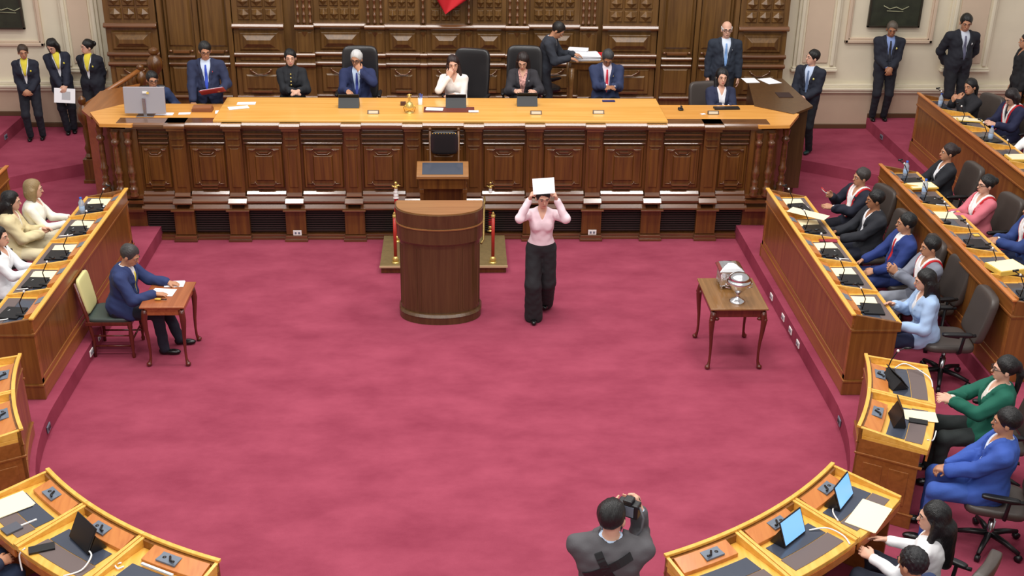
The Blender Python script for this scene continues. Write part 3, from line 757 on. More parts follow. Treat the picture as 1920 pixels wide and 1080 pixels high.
    if sash:
        t3 = torso(ex+.012); n3 = rc(tp(0, -.01, .43), tp(0, 0, .49), .085, .07)
        def band(o0, o1):
            def f(P):
                q = (P-P0)@T; z = q[:, 2]; ax = np.abs(q[:, 0]); c = np.clip((z-.10)/(.46-.10), 0, 1.2)*.078
                d = smin(t3(P), n3(P), .03); b = np.maximum(o0-(ax-c), (ax-c)-o1)
                return np.maximum(d, np.maximum(b, np.maximum(.10-z, np.where(q[:, 1] < -.02, .40-z, -1))))
            return f
        mesh_sdf('sash', band(.008, .034), lo, hi, .0088, REDC, root); mesh_sdf('sash_stripe', band(-.022, .008), lo, hi, .0088, cloth(sashw), root)
    # hair
    st_, hc_ = hair
    cap = ell((0, -.013, .156), (.086, .102, .099)); facec = ell((0, .125, .095), (.074, .088, .098 if st_ != 'fringe' else .085))
    bn = ell((0, -.118, .16), (.045, .04, .045)); pt = U([rc((0, -.105, .17), (0, -.14, .08), .03, .034), rc((0, -.14, .08), (0, -.13, -.12), .034, .018)], .02)
    long_ = U([ell((0, -.045, .06), (.098, .075, .14)), rc((0, -.075, .02), (0, -.105, -.20), .075, .05), rc((.075, -.02, .10), (.095, .045, -.16), .030, .024), rc((-.075, -.02, .10), (-.095, .045, -.16), .030, .024)], .03)
    bob = U([ell((0, -.03, .08), (.105, .085, .115)), rc((.08, -.01, .12), (.085, .01, .0), .032, .022), rc((-.08, -.01, .12), (-.085, .01, .0), .032, .022)], .03)
    mass = rc((0, -.085, .03), (0, -.12, -.26), .088, .055)
    def hf(Q):
        d = cap(Q)
        if st_ in ('short', 'curly'): d = np.maximum(d, .055-Q[:, 2]+np.clip(Q[:, 1], -.02, .03)*1.6)
        if st_ == 'bun': d = smin(np.maximum(d, .04-Q[:, 2]), bn(Q), .015)
        if st_ == 'tail': d = smin(np.maximum(d, .04-Q[:, 2]), pt(Q), .02)
        if st_ == 'long': d = smin(d, long_(Q), .02)
        if st_ == 'bob': d = smin(d, bob(Q), .02)
        if st_ == 'mass': d = smin(smin(d, long_(Q), .02), mass(Q), .03)
        if st_ == 'bald': d = np.maximum(np.maximum(ell((0, -.012, .145), (.084, .100, .085))(Q), .06-Q[:, 2]), Q[:, 2]-.155-np.clip(-Q[:, 1], 0, .1)*.3)
        d = -smin(-d, facec(Q), .012) if True else d
        a = .0022 if st_ not in ('curly', 'mass', 'long') else (.0055 if st_ == 'curly' else .003)
        return d+(a*np.sin(Q[:, 0]*150)*np.cos(Q[:, 1]*130+1)*np.cos(Q[:, 2]*120) if st_ == 'curly' else a*np.sin(Q[:, 0]*190+2*np.sin(Q[:, 1]*28))*np.cos(Q[:, 2]*22+Q[:, 1]*14)+.004*np.sin(Q[:, 0]*46+1+Q[:, 2]*9)*np.sin(Q[:, 1]*34+2)*(Q[:, 2] > .1))
    L = .42
    hb0 = hp(0, -.02, .1 if st_ in ('short', 'curly', 'bald', 'bun') else -.02); R = .19 if st_ in ('short', 'curly', 'bald', 'bun') else .33
    mesh_sdf('hair', local(hf, HO, H), hb0-R, hb0+R, .0075, hairm(hc_), root)
    rot = Matrix([list(H[i])+[0] for i in range(3)]+[[0, 0, 0, 1]])
    for q in (1, -1):
        o = link(bpy.data.objects.new('eye', eye_mesh()), root); p = hp(.031*q, .084, .124); m4 = rot.copy()
        for i in range(3): m4[i][3] = p[i]
        o.matrix_local = m4
    m = MB()
    for q in (1, -1): m.tube([tuple(hp(.014*q, .100, .141)), tuple(hp(.032*q, .098, .147)), tuple(hp(.052*q, .083, .141))], [.004, .0045, .003], 6)
    m.build('eyebrows', hairm(hc_ if sum(hc_) < 300 else (60, 50, 45)), root)
    MB().tube([tuple(hp(-.023, .096, .056)), tuple(hp(-.010, .103, .059)), tuple(hp(0, .105, .057)), tuple(hp(.010, .103, .059)), tuple(hp(.023, .096, .056))], [.002, .0042, .0048, .0042, .002], 6).build('lips', mat('lips_fem' if fem else 'lips_male', (176, 70, 74) if fem else (150, 92, 80), .5), root)
    if glasses:
        m = MB()
        for q in (1, -1):
            m.tube([tuple(hp(.032*q+.024*math.cos(a), .110, .123+.018*math.sin(a))) for a in [i*math.pi/6 for i in range(13)]], .0025, 5)
            m.tube([tuple(hp(.056*q, .108, .126)), tuple(hp(.078*q, .0, .12))], .0025, 5)
        m.tube([tuple(hp(-.009, .112, .126)), tuple(hp(.009, .112, .126))], .0025, 5); m.build('glasses', BLACKP, root)
    def onchest(x, z):
        f = tj if jacket else ts; y = .2
        while y > 0:
            if f(tp(x, y, z)[None])[0] < .001: break
            y -= .004
        return tp(x, y+.006, z)
    if pin: MB().ball(tuple(onchest(-.085, .35)), (.012, .006, .012), 8).build('lapel_pin', mat('pin_%d_%d_%d' % pin, pin, .4), root)
    if badge: MB().ball(tuple(onchest(-.095, .33)), (.022, .008, .018), 10).build('badge', mat('pin_%d_%d_%d' % badge, badge, .4), root)
    def surf(x, z, sg=1, e=.0):
        f = tj if jacket else ts; y = .26
        while y > 0 and f(tp(x, sg*y, z)[None])[0] > e: y -= .003
        return tp(x, sg*y, z)
    person.surf = surf
    return root, (lambda p: tuple(root.matrix_basis @ Vector(p))), tp, hp, (rw, lw)
# ---------------------------------------------------------------- shared furniture helpers
def pad(m, c, r, e=.35, n=20, fn=None, mi=0):
    """rounded cushion (superellipsoid)"""
    def sp(v, p): return math.copysign(abs(v)**p, v)
    vs = []; fs = []; k = n//2
    for j in range(k+1):
        a = -math.pi/2+math.pi*j/k
        for i in range(n):
            b = 2*math.pi*i/n
            p = (r[0]*sp(math.cos(a), e)*sp(math.cos(b), e), r[1]*sp(math.cos(a), e)*sp(math.sin(b), e), r[2]*sp(math.sin(a), e))
            p = (p[0]+c[0], p[1]+c[1], p[2]+c[2]); vs.append(fn(*p) if fn else p)
    for j in range(k):
        fs += [(j*n+i, j*n+(i+1) % n, (j+1)*n+(i+1) % n, (j+1)*n+i) for i in range(n)]
    m.add(vs, fs, True, mi)
def dup(root, loc, rz, label, group=None, s=None):
    r = root.copy(); C.objects.link(r); r.location = loc; r.rotation_euler = (0, 0, rz); r['label'] = label
    if s: r.scale = (s, s, s)
    if group: r['group'] = group
    elif 'group' in r: del r['group']
    for ch in list(root.children):
        c = ch.copy(); C.objects.link(c); c.parent = r
        for g in ch.children:
            d = g.copy(); C.objects.link(d); d.parent = c
    return r
def office_chair(label, loc, face, leather, back=.62, name='office_chair', width=.25):
    t = thing(name, loc, label, 'chair', rad(face-90))
    m = MB()
    for k in range(5):
        a = 2*math.pi*k/5+.3; m.tube([(0, 0, .12), (.16*math.cos(a), .16*math.sin(a), .105), (.29*math.cos(a), .29*math.sin(a), .075)], [.03, .024, .018], 8)
    m.build('star_base', BLACKP, t)
    for k in range(5):
        a = 2*math.pi*k/5+.3; m = MB(); m.tube([(.29*math.cos(a)-.02*math.sin(a), .29*math.sin(a)+.02*math.cos(a), .031), (.29*math.cos(a)+.02*math.sin(a), .29*math.sin(a)-.02*math.cos(a), .031)], .03, 12)
        m.build('caster', BLACKP, t)
    MB().lathe([(.03, .1), (.03, .25), (.02, .25), (.02, .40), (.10, .41), (.10, .425)], n=14).build('gas_column', CHROME, t)
    m = MB(); pad(m, (0, .02, .455), (width+.01, .25, .045), .38); m.build('seat', leather, t)
    m = MB()
    def bend(x, y, z): return (x, y-.18*max(0, z-.5)**1.1+.45*x*x-.03*math.sin((z-.45)*4), z)
    pad(m, (0, -.24, .50+back/2), (width, .05, back/2), .32, 24, bend); m.build('backrest', leather, t)
    for q in (1, -1):
        m = MB(); m.tube([(q*.22, -.05, .42), (q*.29, -.04, .46), (q*.31, -.05, .64), (q*.305, -.16, .66)], .017, 8); m.tube([(q*.31, .0, .64), (q*.305, .14, .655)], .017, 8)
        pad(m, (q*.308, .02, .665), (.032, .15, .018), .45, 14); m.build('armrest', BLACKP, t)
    return t
CH_B = office_chair('black leather office chair', (0, 0, -5), 90, BLACKL, back=.42, width=.23)
CH_G = office_chair('grey leather office chair', (0, 0, -5), 90, GREYL, back=.50, width=.235)
CH_H = office_chair('tall chair', (0, 0, -5), 90, BLACKL, back=.78, name='high_back_chair', width=.27)
def put_chair(src, loc, face, label, s=1): return dup(src, loc, rad(face-90), label, s=s)
def papers(label, c, d, rz=0, n=1, m=PAPER, name='paper_sheet', cat='paper', th=.002):
    t = MB(tuple(map(float, c))); rnd = random.Random(label)
    for k in range(n): t.cb((c[0]+rnd.uniform(-.01, .01)*(k > 0), c[1]+rnd.uniform(-.01, .01)*(k > 0), c[2]+th/2+.0012+k*th), (d[0], d[1], th), rz+rnd.uniform(-.05, .05)*(k > 0))
    return tag(t.build(name, m), label, cat)
def tablet(label, loc, face, w_=.25, h_=.18, tilt=62, front=BLACKP, back=BLACKP, name='tablet', cat='tablet'):
    """screen looks towards `face`; leans on a folded cover"""
    t = thing(name, loc, label, cat, rad(face+90)); a = rad(90-tilt)     # local -y is the viewer
    f = lambda x, y, z: (x, y*math.cos(a)+z*math.sin(a), -y*math.sin(a)+z*math.cos(a)+.012)
    MB().box(-w_/2, w_/2, -.004, .004, 0, h_, fn=f).build('tablet_body', back, t, bevel=.003)
    MB().box(-w_/2+.010, w_/2-.010, -.0052, -.004, .010, h_-.010, fn=f).build('screen', front, t)
    y1 = h_*math.sin(a)
    m = MB(); m.add([(-w_/2, .002, .004), (w_/2, .002, .004), (w_/2, y1+.05, .004), (-w_/2, y1+.05, .004), (w_/2, y1*.8, h_*.75*math.cos(a)), (-w_/2, y1*.8, h_*.75*math.cos(a))], [(0, 1, 2, 3), (3, 2, 4, 5), (2, 1, 4), (0, 3, 5)])
    m.build('folding_cover', back, t)
    return t
def mic(label, loc, face, h_=.34, lean=.16, name='gooseneck_microphone'):
    t = thing(name, loc, label, 'microphone', rad(face-90))
    m = MB(); pad(m, (0, 0, .012), (.035, .05, .014), .4, 12); m.build('microphone_base', BLACKP, t)
    MB().tube([(0, .02, .02), (0, .0, h_*.45), (0, -lean*.45, h_*.85), (0, -lean, h_)], .0055, 8).build('gooseneck', BLACKP, t)
    MB().tube([(0, -lean+.004, h_-.004), (0, -lean-.05, h_+.006)], [.012, .010], 10).build('microphone_head', BLACKP, t)
    MB().ball((0, -lean*.45, h_*.85), .014, 8).build('white_joint', WHITEP, t)
    return t
def bottle(label, loc):
    t = thing('water_bottle', loc, label, 'bottle')
    MB().lathe([(.028, 0), (.032, .01), (.032, .06), (.029, .075), (.032, .09), (.031, .13), (.014, .165), (.013, .175)], n=16).build('bottle_body', CLEARP, t)
    MB().lathe([(.0322, .035), (.0325, .036), (.0325, .085), (.0322, .086)], n=16).build('bottle_label', mat('blue_white_label', (170, 200, 236), .5), t)
    MB().lathe([(.015, .172), (.015, .192), (.004, .193)], n=14).build('bottle_cap', BLUECAP, t)
    return t
def cable(label, pts, m=WHITEP, r=.006, name='charging_cable'):
    pts = [Vector(p) for p in pts]; out = []
    for i in range(len(pts)-1):
        p0 = pts[max(i-1, 0)]; p1 = pts[i]; p2 = pts[i+1]; p3 = pts[min(i+2, len(pts)-1)]
        for k in range(6):
            t = k/6; out.append(.5*((2*p1)+(p2-p0)*t+(2*p0-5*p1+4*p2-p3)*t*t+(3*p1-p0-3*p2+p3)*t**3))
    out.append(pts[-1]); m_ = MB(tuple(pts[0])); m_.tube(out, r, 6)
    return tag(m_.build(name, m), label, 'cable')

# ---------------------------------------------------------------- straight bench desks on the tiers
def bench(label, X, Y0, Y1, zf, sgn, n, ztop, depth=.50):
    """front board on X looking towards the well; sgn +1: seats on the +x side"""
    t = thing('bench_desk', (X, Y0, zf), label, 'desk'); zt = ztop; zd = ztop-.10
    xs = lambda a, b: (min(X+sgn*a, X+sgn*b), max(X+sgn*a, X+sgn*b))
    def bx(m, a, b, y0, y1, z0, z1, mi=0): x0, x1 = xs(a, b); m.box(x0, x1, y0, y1, z0, z1, mi)
    m = WB(t); bx(m, .02, .06, Y0+.004, Y1-.004, zf, zt-.03)
    m.build('front_panel', BENCH, t)
    m = WB(t); bx(m, -.0, .05, Y0-.01, Y1+.01, zf+.14, zf+.165); bx(m, .005, .05, Y0, Y1, zf, zf+.14); bx(m, .0, .04, Y0-.01, Y1+.01, zt-.18, zt-.155); bx(m, .008, .05, Y0, Y1, zt-.16, zt-.01)
    bx(m, .012, .05, Y0, Y0+.06, zf+.16, zt-.17); bx(m, .012, .05, Y1-.06, Y1, zf+.16, zt-.17); bx(m, .012, .05, Y0, Y1, zf+.16, zf+.22)
    m.build('front_moulding', BENCHY, t, bevel=.006)
    m = WB(t); bx(m, -.012, .035, Y0-.02, Y1+.02, zt-.012, zt+.01); m.build('crest_rail', FRAME if zf < .3 else LID, t, bevel=.005)
    for y0, y1 in ((Y0-.003, Y0+.03), (Y1-.03, Y1+.003)):
        e = -.012 if y0 < Y0 else .012
        m = WB(t); bx(m, .015, depth-.03, y0, y1, zf, zd-.01); bx(m, .0, depth-.02, y0+e, y1+e, zf, zf+.14); bx(m, .0, depth-.01, y0+e*1.5, y1+e*1.5, zf+.138, zf+.162)
        bx(m, .01, depth-.0, y0+e, y1+e, zt-.19, zt-.165)
        f = 0
        x0, x1 = X+sgn*.03, X+sgn*depth
        yy0, yy1 = y0+e*.5, y1+e*.5
        vs = [(x0, yy0, zd-.08), (x1, yy0, zd-.08), (x1, yy0, zd+.004), (x0, yy0, zt-.005), (x0, yy1, zd-.08), (x1, yy1, zd-.08), (x1, yy1, zd+.004), (x0, yy1, zt-.005)]
        m.add(vs, [(0, 1, 2, 3), (7, 6, 5, 4), (0, 4, 5, 1), (1, 5, 6, 2), (2, 6, 7, 3), (3, 7, 4, 0)])
        m.build('end_panel', BENCH, t, bevel=.005)
    w_ = (Y1-Y0)/n
    m = WB(t); bx(m, .05, depth, Y0, Y1, zd-.03, zd-.0); bx(m, depth-.03, depth, Y0, Y1, zd-.06, zd+.008); m.build('desk_top', FRAME, t, bevel=.004)
    m = WB(t); bx(m, .12, .16, Y0+.05, Y1-.05, zf+.02, zd-.05); m.build('knee_panel', BENCH, t)
    for k in range(1, n):
        y = Y0+k*w_; m = WB(t)
        x0, x1 = X+sgn*.03, X+sgn*(depth-.01); vs = [(x0, y-.014, zd), (x1, y-.014, zd), (x1, y-.014, zd+.02), (x0, y-.014, zt-.008), (x0, y+.014, zd), (x1, y+.014, zd), (x1, y+.014, zd+.02), (x0, y+.014, zt-.008)]
        m.add(vs, [(0, 1, 2, 3), (7, 6, 5, 4), (0, 4, 5, 1), (1, 5, 6, 2), (2, 6, 7, 3), (3, 7, 4, 0)]); m.build('divider', FRAME, t, bevel=.003)
    for k in range(n):
        y0, y1 = Y0+k*w_+.03, Y0+(k+1)*w_-.03
        x0, x1 = X+sgn*.035, X+sgn*.155; yb = y0+.16
        m = WB(t); vs = []
        for y in (yb, y1): vs += [(x0, y, zd), (x1, y, zd), (x1, y, zd+.035), (x0, y, zt-.02)]
        m.add(vs, [(0, 1, 2, 3), (7, 6, 5, 4), (0, 4, 5, 1), (1, 5, 6, 2), (2, 6, 7, 3), (3, 7, 4, 0)])
        lid = m.build('console_lid', LID, t, bevel=.003)
        m = WB(t); x2, x3 = X+sgn*.06, X+sgn*.13
        za = zt-.02-(zt-.02-zd-.035)*.21+.003; zb2 = zd+.035+(zt-.02-zd-.035)*.21+.003; ya, yc = (yb+y1)/2-.02, (yb+y1)/2+.12
        m.add([(x2, ya, za), (x3, ya, zb2), (x3, yc, zb2), (x2, yc, za)], [(0, 1, 2, 3) if sgn < 0 else (3, 2, 1, 0)]); m.build('switch_panel', MICPAN, lid)
        m = WB(t); bx(m, .17, .33, y0+.02, y1-.04, zd+.0, zd+.006); m.build('glass_panel', SCREENG, t)
        m = WB(t); bx(m, .335, depth-.04, y0+.02, y1-.02, zd+.0, zd+.004); m.build('desk_mat', MAT_, t)
    return t
R1 = dict(X=3.78, Y0=10.08, Y1=13.56, zf=T1, ztop=1.07)
bench('long wooden bench desk with papers, right side, nearest the well', 3.78, 10.08, 13.56, T1, 1, 5, 1.07)
bench('long wooden bench desk of the middle right row with bottles', 5.29, 10.0, 13.95, T2, 1, 6, 1.25)
bench('uppermost right bench desk beside the cream wall', 6.70, 9.9, 16.6, T3, 1, 9, 1.43)
bench('long wooden bench desk behind the seated secretary, left side', -4.0, 10.12, 13.62, T1, -1, 5, 1.05)
bench('bench desk at the left frame edge, only its corner in view', -5.50, 11.9, 13.95, T2, -1, 3, 1.22)
bench('end of a wooden bench in the top right corner, above the bowed head', 8.25, 14.6, 16.85, .72, 1, 3, 1.58)
ZD1, ZD2, ZD3, ZDL = .97, 1.15, 1.33, .95

# ---------------------------------------------------------------- wedge desks on the ring
def wedge(label, a0, a1, r0=3.85, zf=T1, ztop=1.02, ends=(1, 1), depth=.56):
    am = (a0+a1)/2; cx, cy = CX+r0*math.cos(rad(am)), CY+r0*math.sin(rad(am))
    t = thing('wedge_desk', (cx, cy, zf), label, 'desk'); zd = ztop-.08
    def P(u, d, z): a = rad(a0+(a1-a0)*u); return (CX+(r0+d)*math.cos(a), CY+(r0+d)*math.sin(a), z)
    def mb(m, u0, u1, d0, d1, z0, z1, n=5, z1b=None):
        z1b = z1 if z1b is None else z1b; vs = []; fs = []
        for i in range(n+1):
            u = u0+(u1-u0)*i/n; vs += [P(u, d0, z0), P(u, d1, z0), P(u, d1, z1b), P(u, d0, z1)]
        for i in range(n):
            b = i*4; fs += [(b+k, b+(k+1) % 4, b+4+(k+1) % 4, b+4+k) for k in range(4)]
        fs += [(3, 2, 1, 0), (n*4, n*4+1, n*4+2, n*4+3)]; m.add(vs, fs)
    m = WB(t); mb(m, 0, 1, .01, .04, zf, ztop-.02); m.build('front_panel', BENCH, t)
    m = WB(t); mb(m, -.005, 1.005, -.012, .02, ztop-.015, ztop+.008); m.build('crest_rail', FRAME, t, bevel=.004)
    m = WB(t); mb(m, 0, 1, 0, .03, zf, zf+.12); mb(m, 0, 1, -.01, .03, zf+.12, zf+.14); mb(m, 0, 1, 0, .03, ztop-.16, ztop-.14); m.build('front_moulding', BENCHY, t, bevel=.004)
    m = WB(t); mb(m, .0, 1, .04, depth, zd-.035, zd); m.build('desk_top', FRAME, t, bevel=.004)
    m = WB(t); mb(m, .03, .97, depth-.012, depth+.004, zd-.1, zd-.035); m.build('rear_apron', LID, t)
    if ends[0] or ends[1]:
        for u0, u1, on, sg in ((0, .035, ends[0], -1), (.965, 1, ends[1], 1)):
            if not on: continue
            m = WB(t); mb(m, u0, u1, .02, depth-.05, zf, zd-.03, 1); o = .012*sg
            mb(m, u0+o, u1+o, 0, depth-.03, zf, zf+.12, 1); mb(m, u0+o*1.4, u1+o*1.4, 0, depth-.02, zf+.12, zf+.135, 1); mb(m, u0+o, u1+o, 0, depth-.02, zd-.18, zd-.16, 1)
            for q in (.08, .29): mb(m, u0+o*.6, u1+o*.6, q, q+.16, zf+.2, zd-.24, 1)
            m.build('end_panel', BENCHY, t, bevel=.005)
    for u0, u1 in ((.0, .04), (.96, 1.0)):
        m = WB(t); mb(m, u0, u1, .02, depth, zd, ztop-.008, 1, zd+.018); m.build('side_board', FRAME, t, bevel=.003)
    m = WB(t); mb(m, .20, .92, .035, .17, zd, ztop-.018, 4, zd+.03); lid = m.build('console_lid', LID, t, bevel=.003)
    m = WB(t); vs = []
    zz = lambda d: ztop-.018+(zd+.03-ztop+.018)*(d-.035)/.135
    mb(m, .36, .60, .06, .145, zz(.06)-.004, zz(.06)+.003, 1, zz(.145)+.003); pnl = m.build('switch_panel', MICPAN, lid)
    m = WB(t); a = P(.47, .08, zz(.08)+.006); b = P(.52, .12, zz(.12)+.02); c = P(.58, .13, zz(.12)+.03); m.tube([a, b, c], .008, 6); m.ball(P(.42, .1, zz(.1)+.004), (.016, .016, .008), 8)
    m.build('folded_gooseneck', BLACKP, lid)
    m = WB(t); mb(m, .14, .86, .21, .36, zd, zd+.005); m.build('glass_panel', SCREENG, t)
    m = WB(t); mb(m, .12, .88, .365, depth-.06, zd, zd+.004); m.build('desk_mat', MAT_, t)
    m = WB(t); mb(m, .06, .94, .14, .18, zf+.02, zd-.05); m.build('knee_panel', BENCH, t)
    return t, P, zd
WG = {}
for key, a0, a1, ends, lab in (('r1', -10.2, -19.8, (1, 0), 'upper of two wedge desks, by the end of the right bench'),
                    ('r2', -19.9, -29.8, (0, 1), 'wedge desk holding a small blue screen, beside the woman in green'),
                    ('r3', -39.5, -48.6, (1, 0), 'wedge desk with a pale blue laptop screen over cream paper'),
                    ('r4', -48.7, -57.9, (0, 0), 'middle wedge desk with a lit laptop right of the photographer'),
                    ('r5', -58.0, -67.2, (0, 1), 'wedge desk with bare mat nearest the photographer')):
    WG[key] = wedge(lab, a0, a1, ends=ends)
for key, a0, a1, ends, lab in (('l1', 188.6, 198.4, (1, 0), 'wedge desk at left edge, tucked behind the other one'),
                    ('l2', 198.5, 208.6, (0, 1), 'wedge desk at left edge with a side panel facing the aisle'),
                    ('l3', 218.8, 227.6, (1, 0), 'wedge desk with a large cream paper sheet on it'),
                    ('l4', 227.7, 237.0, (0, 0), 'wedge desk with a black tablet in a wrinkled cover'),
                    ('l5', 237.1, 246.8, (0, 1), 'wedge desk at bottom left with a flat tablet and white cable')):
    WG[key] = wedge(lab, a0, a1, ends=ends)
wedge('desk corner of the upper ring in the bottom right corner', -33.0, -40.2, r0=5.42, zf=T2, ztop=1.2, ends=(1, 1))

# ---------------------------------------------------------------- dais, stenographer desk, lectern
da = thing('low_platform', (-.195, 14.0, 0), 'low olive felt platform under the lectern and the small desk', 'platform')
m = WB(da); m.box(-.97, .58, 13.46, 14.43, 0, .085); m.build('platform_body', DARK, da)
m = WB(da); m.box(-.985, .595, 13.44, 14.43, .085, .10); m.build('felt_top', OLIVE, da)
m = WB(da); m.box(-.99, .60, 13.425, 13.44, .08, .104); m.build('edge_strip', mat('pale_wood_strip', (196, 168, 130), .5), da)
sd = thing('stenographer_desk', (-.205, 14.1, .10), 'small high desk with dark leather top in front of the rostrum', 'desk')
m = WB(sd); sl = lambda y: 1.10+(y-13.93)*.28
m.add([(-.53, 13.93, 1.06), (.12, 13.93, 1.06), (.12, 14.25, 1.15), (-.53, 14.25, 1.15), (-.53, 13.93, 1.10), (.12, 13.93, 1.10), (.12, 14.25, 1.19), (-.53, 14.25, 1.19)], [(3, 2, 1, 0), (4, 5, 6, 7), (0, 1, 5, 4), (1, 2, 6, 5), (2, 3, 7, 6), (3, 0, 4, 7)])
m.build('sloping_top', LECTTOP, sd, bevel=.006)
m = WB(sd); m.add([(-.46, 13.965, 1.112), (.05, 13.965, 1.112), (.05, 14.215, 1.182), (-.46, 14.215, 1.182)], [(0, 1, 2, 3)]); m.build('leather_inlay', SCREENG, sd)
m = WB(sd); m.box(-.50, .09, 13.96, 14.22, .92, 1.07); m.build('drawer_box', DARK, sd, bevel=.005)
for x in (-.49, .05):
    for y in (13.97, 14.18): m = WB(sd); m.box(x, x+.045, y, y+.045, .10, .93); m.box(x-.006, x+.05, y-.006, y+.05, .86, .92); m.build('leg', DARK, sd, bevel=.004)
m = WB(sd); m.box(-.45, .05, 14.18, 14.2, .2, .93); m.build('back_board', DARK, sd)
sc = thing('stenographer_chair', (-.2, 14.36, .10), 'black leather chair back with pale finials behind the small high desk', 'chair')
m = WB(sc); pad(m, (-.185, 14.41, 1.38), (.175, .025, .15), .35); m.build('backrest', BLACKL, sc)
for x in (-.365, -.005):
    m = WB(sc); m.tube([(x, 14.42, .1), (x, 14.42, 1.53)], .016, 8); m.ball((x, 14.42, 1.555), .022, 10); m.build('rear_post', DARK, sc)
    m = WB(sc); m.tube([(x, 14.28, .1), (x, 14.28, .72)], .016, 8); m.build('front_leg', DARK, sc)
m = WB(sc); pad(m, (-.185, 14.345, .75), (.19, .075, .03), .35); m.build('seat', BLACKL, sc)
m = WB(sc)
for k in range(9): m.ball((-.33+.036*k, 14.388, 1.505), .008, 6)
m.build('stud_row', BRASS, sc)
le = thing('lectern', (-.22, 12.3, 0), 'bow-fronted brown wooden lectern standing on the red carpet', 'lectern')
def dsh(wd, yb, dep, n=24, fl=0): return [(-.22+wd/2*math.sin(t), yb-dep*math.cos(t)**.8) for t in [math.pi*(i/n-.5) for i in range(n+1)]]
def dpr(m, w0, d0, z0, w1, d1, z1):
    n = 24; a = dsh(w0, 12.36, d0)+[(-.22+w0/2, 12.46), (-.22-w0/2, 12.46)]; b = dsh(w1, 12.36, d1)+[(-.22+w1/2, 12.46), (-.22-w1/2, 12.46)]; m.prism(a, z0, z1, smooth=False, top=b)
lf = lambda mb_: [p.__setattr__('use_smooth', False) for p in mb_.data.polygons]
m = WB(le); dpr(m, .90, .30, .11, .90, .30, .98); m.build('column', LECT, le)
m = WB(le); dpr(m, .94, .35, 0, .94, .35, .09); dpr(m, .95, .36, .09, .92, .33, .115); m.build('plinth', LECT, le, bevel=.004)
m = WB(le); dpr(m, .92, .31, .95, .93, .32, .975); dpr(m, .96, .345, .98, .97, .35, 1.155); m.build('lower_band', LECT, le, bevel=.004)
m = WB(le); dpr(m, .985, .36, 1.152, .985, .36, 1.166); m.build('bead', LECTTOP, le)
m = WB(le); dpr(m, .97, .35, 1.166, .99, .365, 1.33); m.build('upper_band', LECT, le, bevel=.004)
m = WB(le); dpr(m, .96, .34, 1.33, .96, .34, 1.342); m.build('top', LECTTOP, le)
m = WB(le)
for a in (-1.38, -1.22, -.62, -.5, .5, .62, 1.22, 1.38):
    x, y = -.22+.452*math.sin(a), 12.36-.303*math.cos(a)**.8; m.box(x-.006, x+.006, y-.004, y+.02, .16, .90)
m.build('groove_bead', LECT, le)
m = WB(le); m.tube([(.24, 12.46, 1.2), (.29, 12.6, 1.27), (.29, 12.75, 1.27)], .012, 8); m.tube([(.28, 12.62, 1.26), (.28, 12.62, .8), (.25, 12.5, .8)], .014, 8); m.build('side_handle', mat('aged_brass', (150, 124, 70), .4, metal=.6), le)
def post(label, px, py0, py1, cloth_=False):
    b = at(px, py1, z=.10); zt = float(at(px, py0, Y=b[1])[2]); x, y = float(b[0]), float(b[1])
    t = thing('flag_pole' if cloth_ else 'guard_post', (x, y, .10), label, 'flag' if cloth_ else 'post')
    m = WB(t); m.ball((x, y, .145), (.04, .04, .045), 14); m.lathe([(.05, .10), (.05, .112), (.02, .12)], (x, y), 16); m.build('gilt_foot', GOLD, t)
    m = WB(t); m.tube([(x, y, .15), (x, y, zt-.05)], .021 if not cloth_ else .012, 10); m.build('pole', mat('red_enamel', (176, 50, 40), .35) if not cloth_ else BRASS, t)
    m = WB(t); m.lathe([(.024, zt-.05), (.026, zt-.02), (.01, zt-.01), (.018, zt), (.003, zt+.02)], (x, y), 12)
    if cloth_: m.tube([(x-.05, y, zt-.02), (x-.02, y, zt-.03), (x+.03, y, zt-.01), (x+.055, y, zt-.02)], .011, 8); m.ball((x, y, zt+.02), .02, 8)
    m.build('finial', GOLD, t)
    if cloth_:
        zc = zt-.05
        for z0, z1, mm, r in ((zc-.13, zc, WHITEC, .034), (zc-.60, zc-.12, REDC, .036)):
            m = WB(t); k = 10; pr = [(r*(.55+.45*i/k)+.004*math.sin(i*2), z1-(z1-z0)*i/k) for i in range(k+1)][::-1]; m.lathe(pr, (x, y), 14); m.build('furled_flag', mm, t)
post('left furled red and white flag behind the lectern', 745, 346, 452, True)
post('right furled red and white flag behind the lectern', 919, 346, 432, True)
post('red guard post standing left of the lectern', 742, 400, 492)
post('red guard post standing right of the lectern', 924, 400, 492)

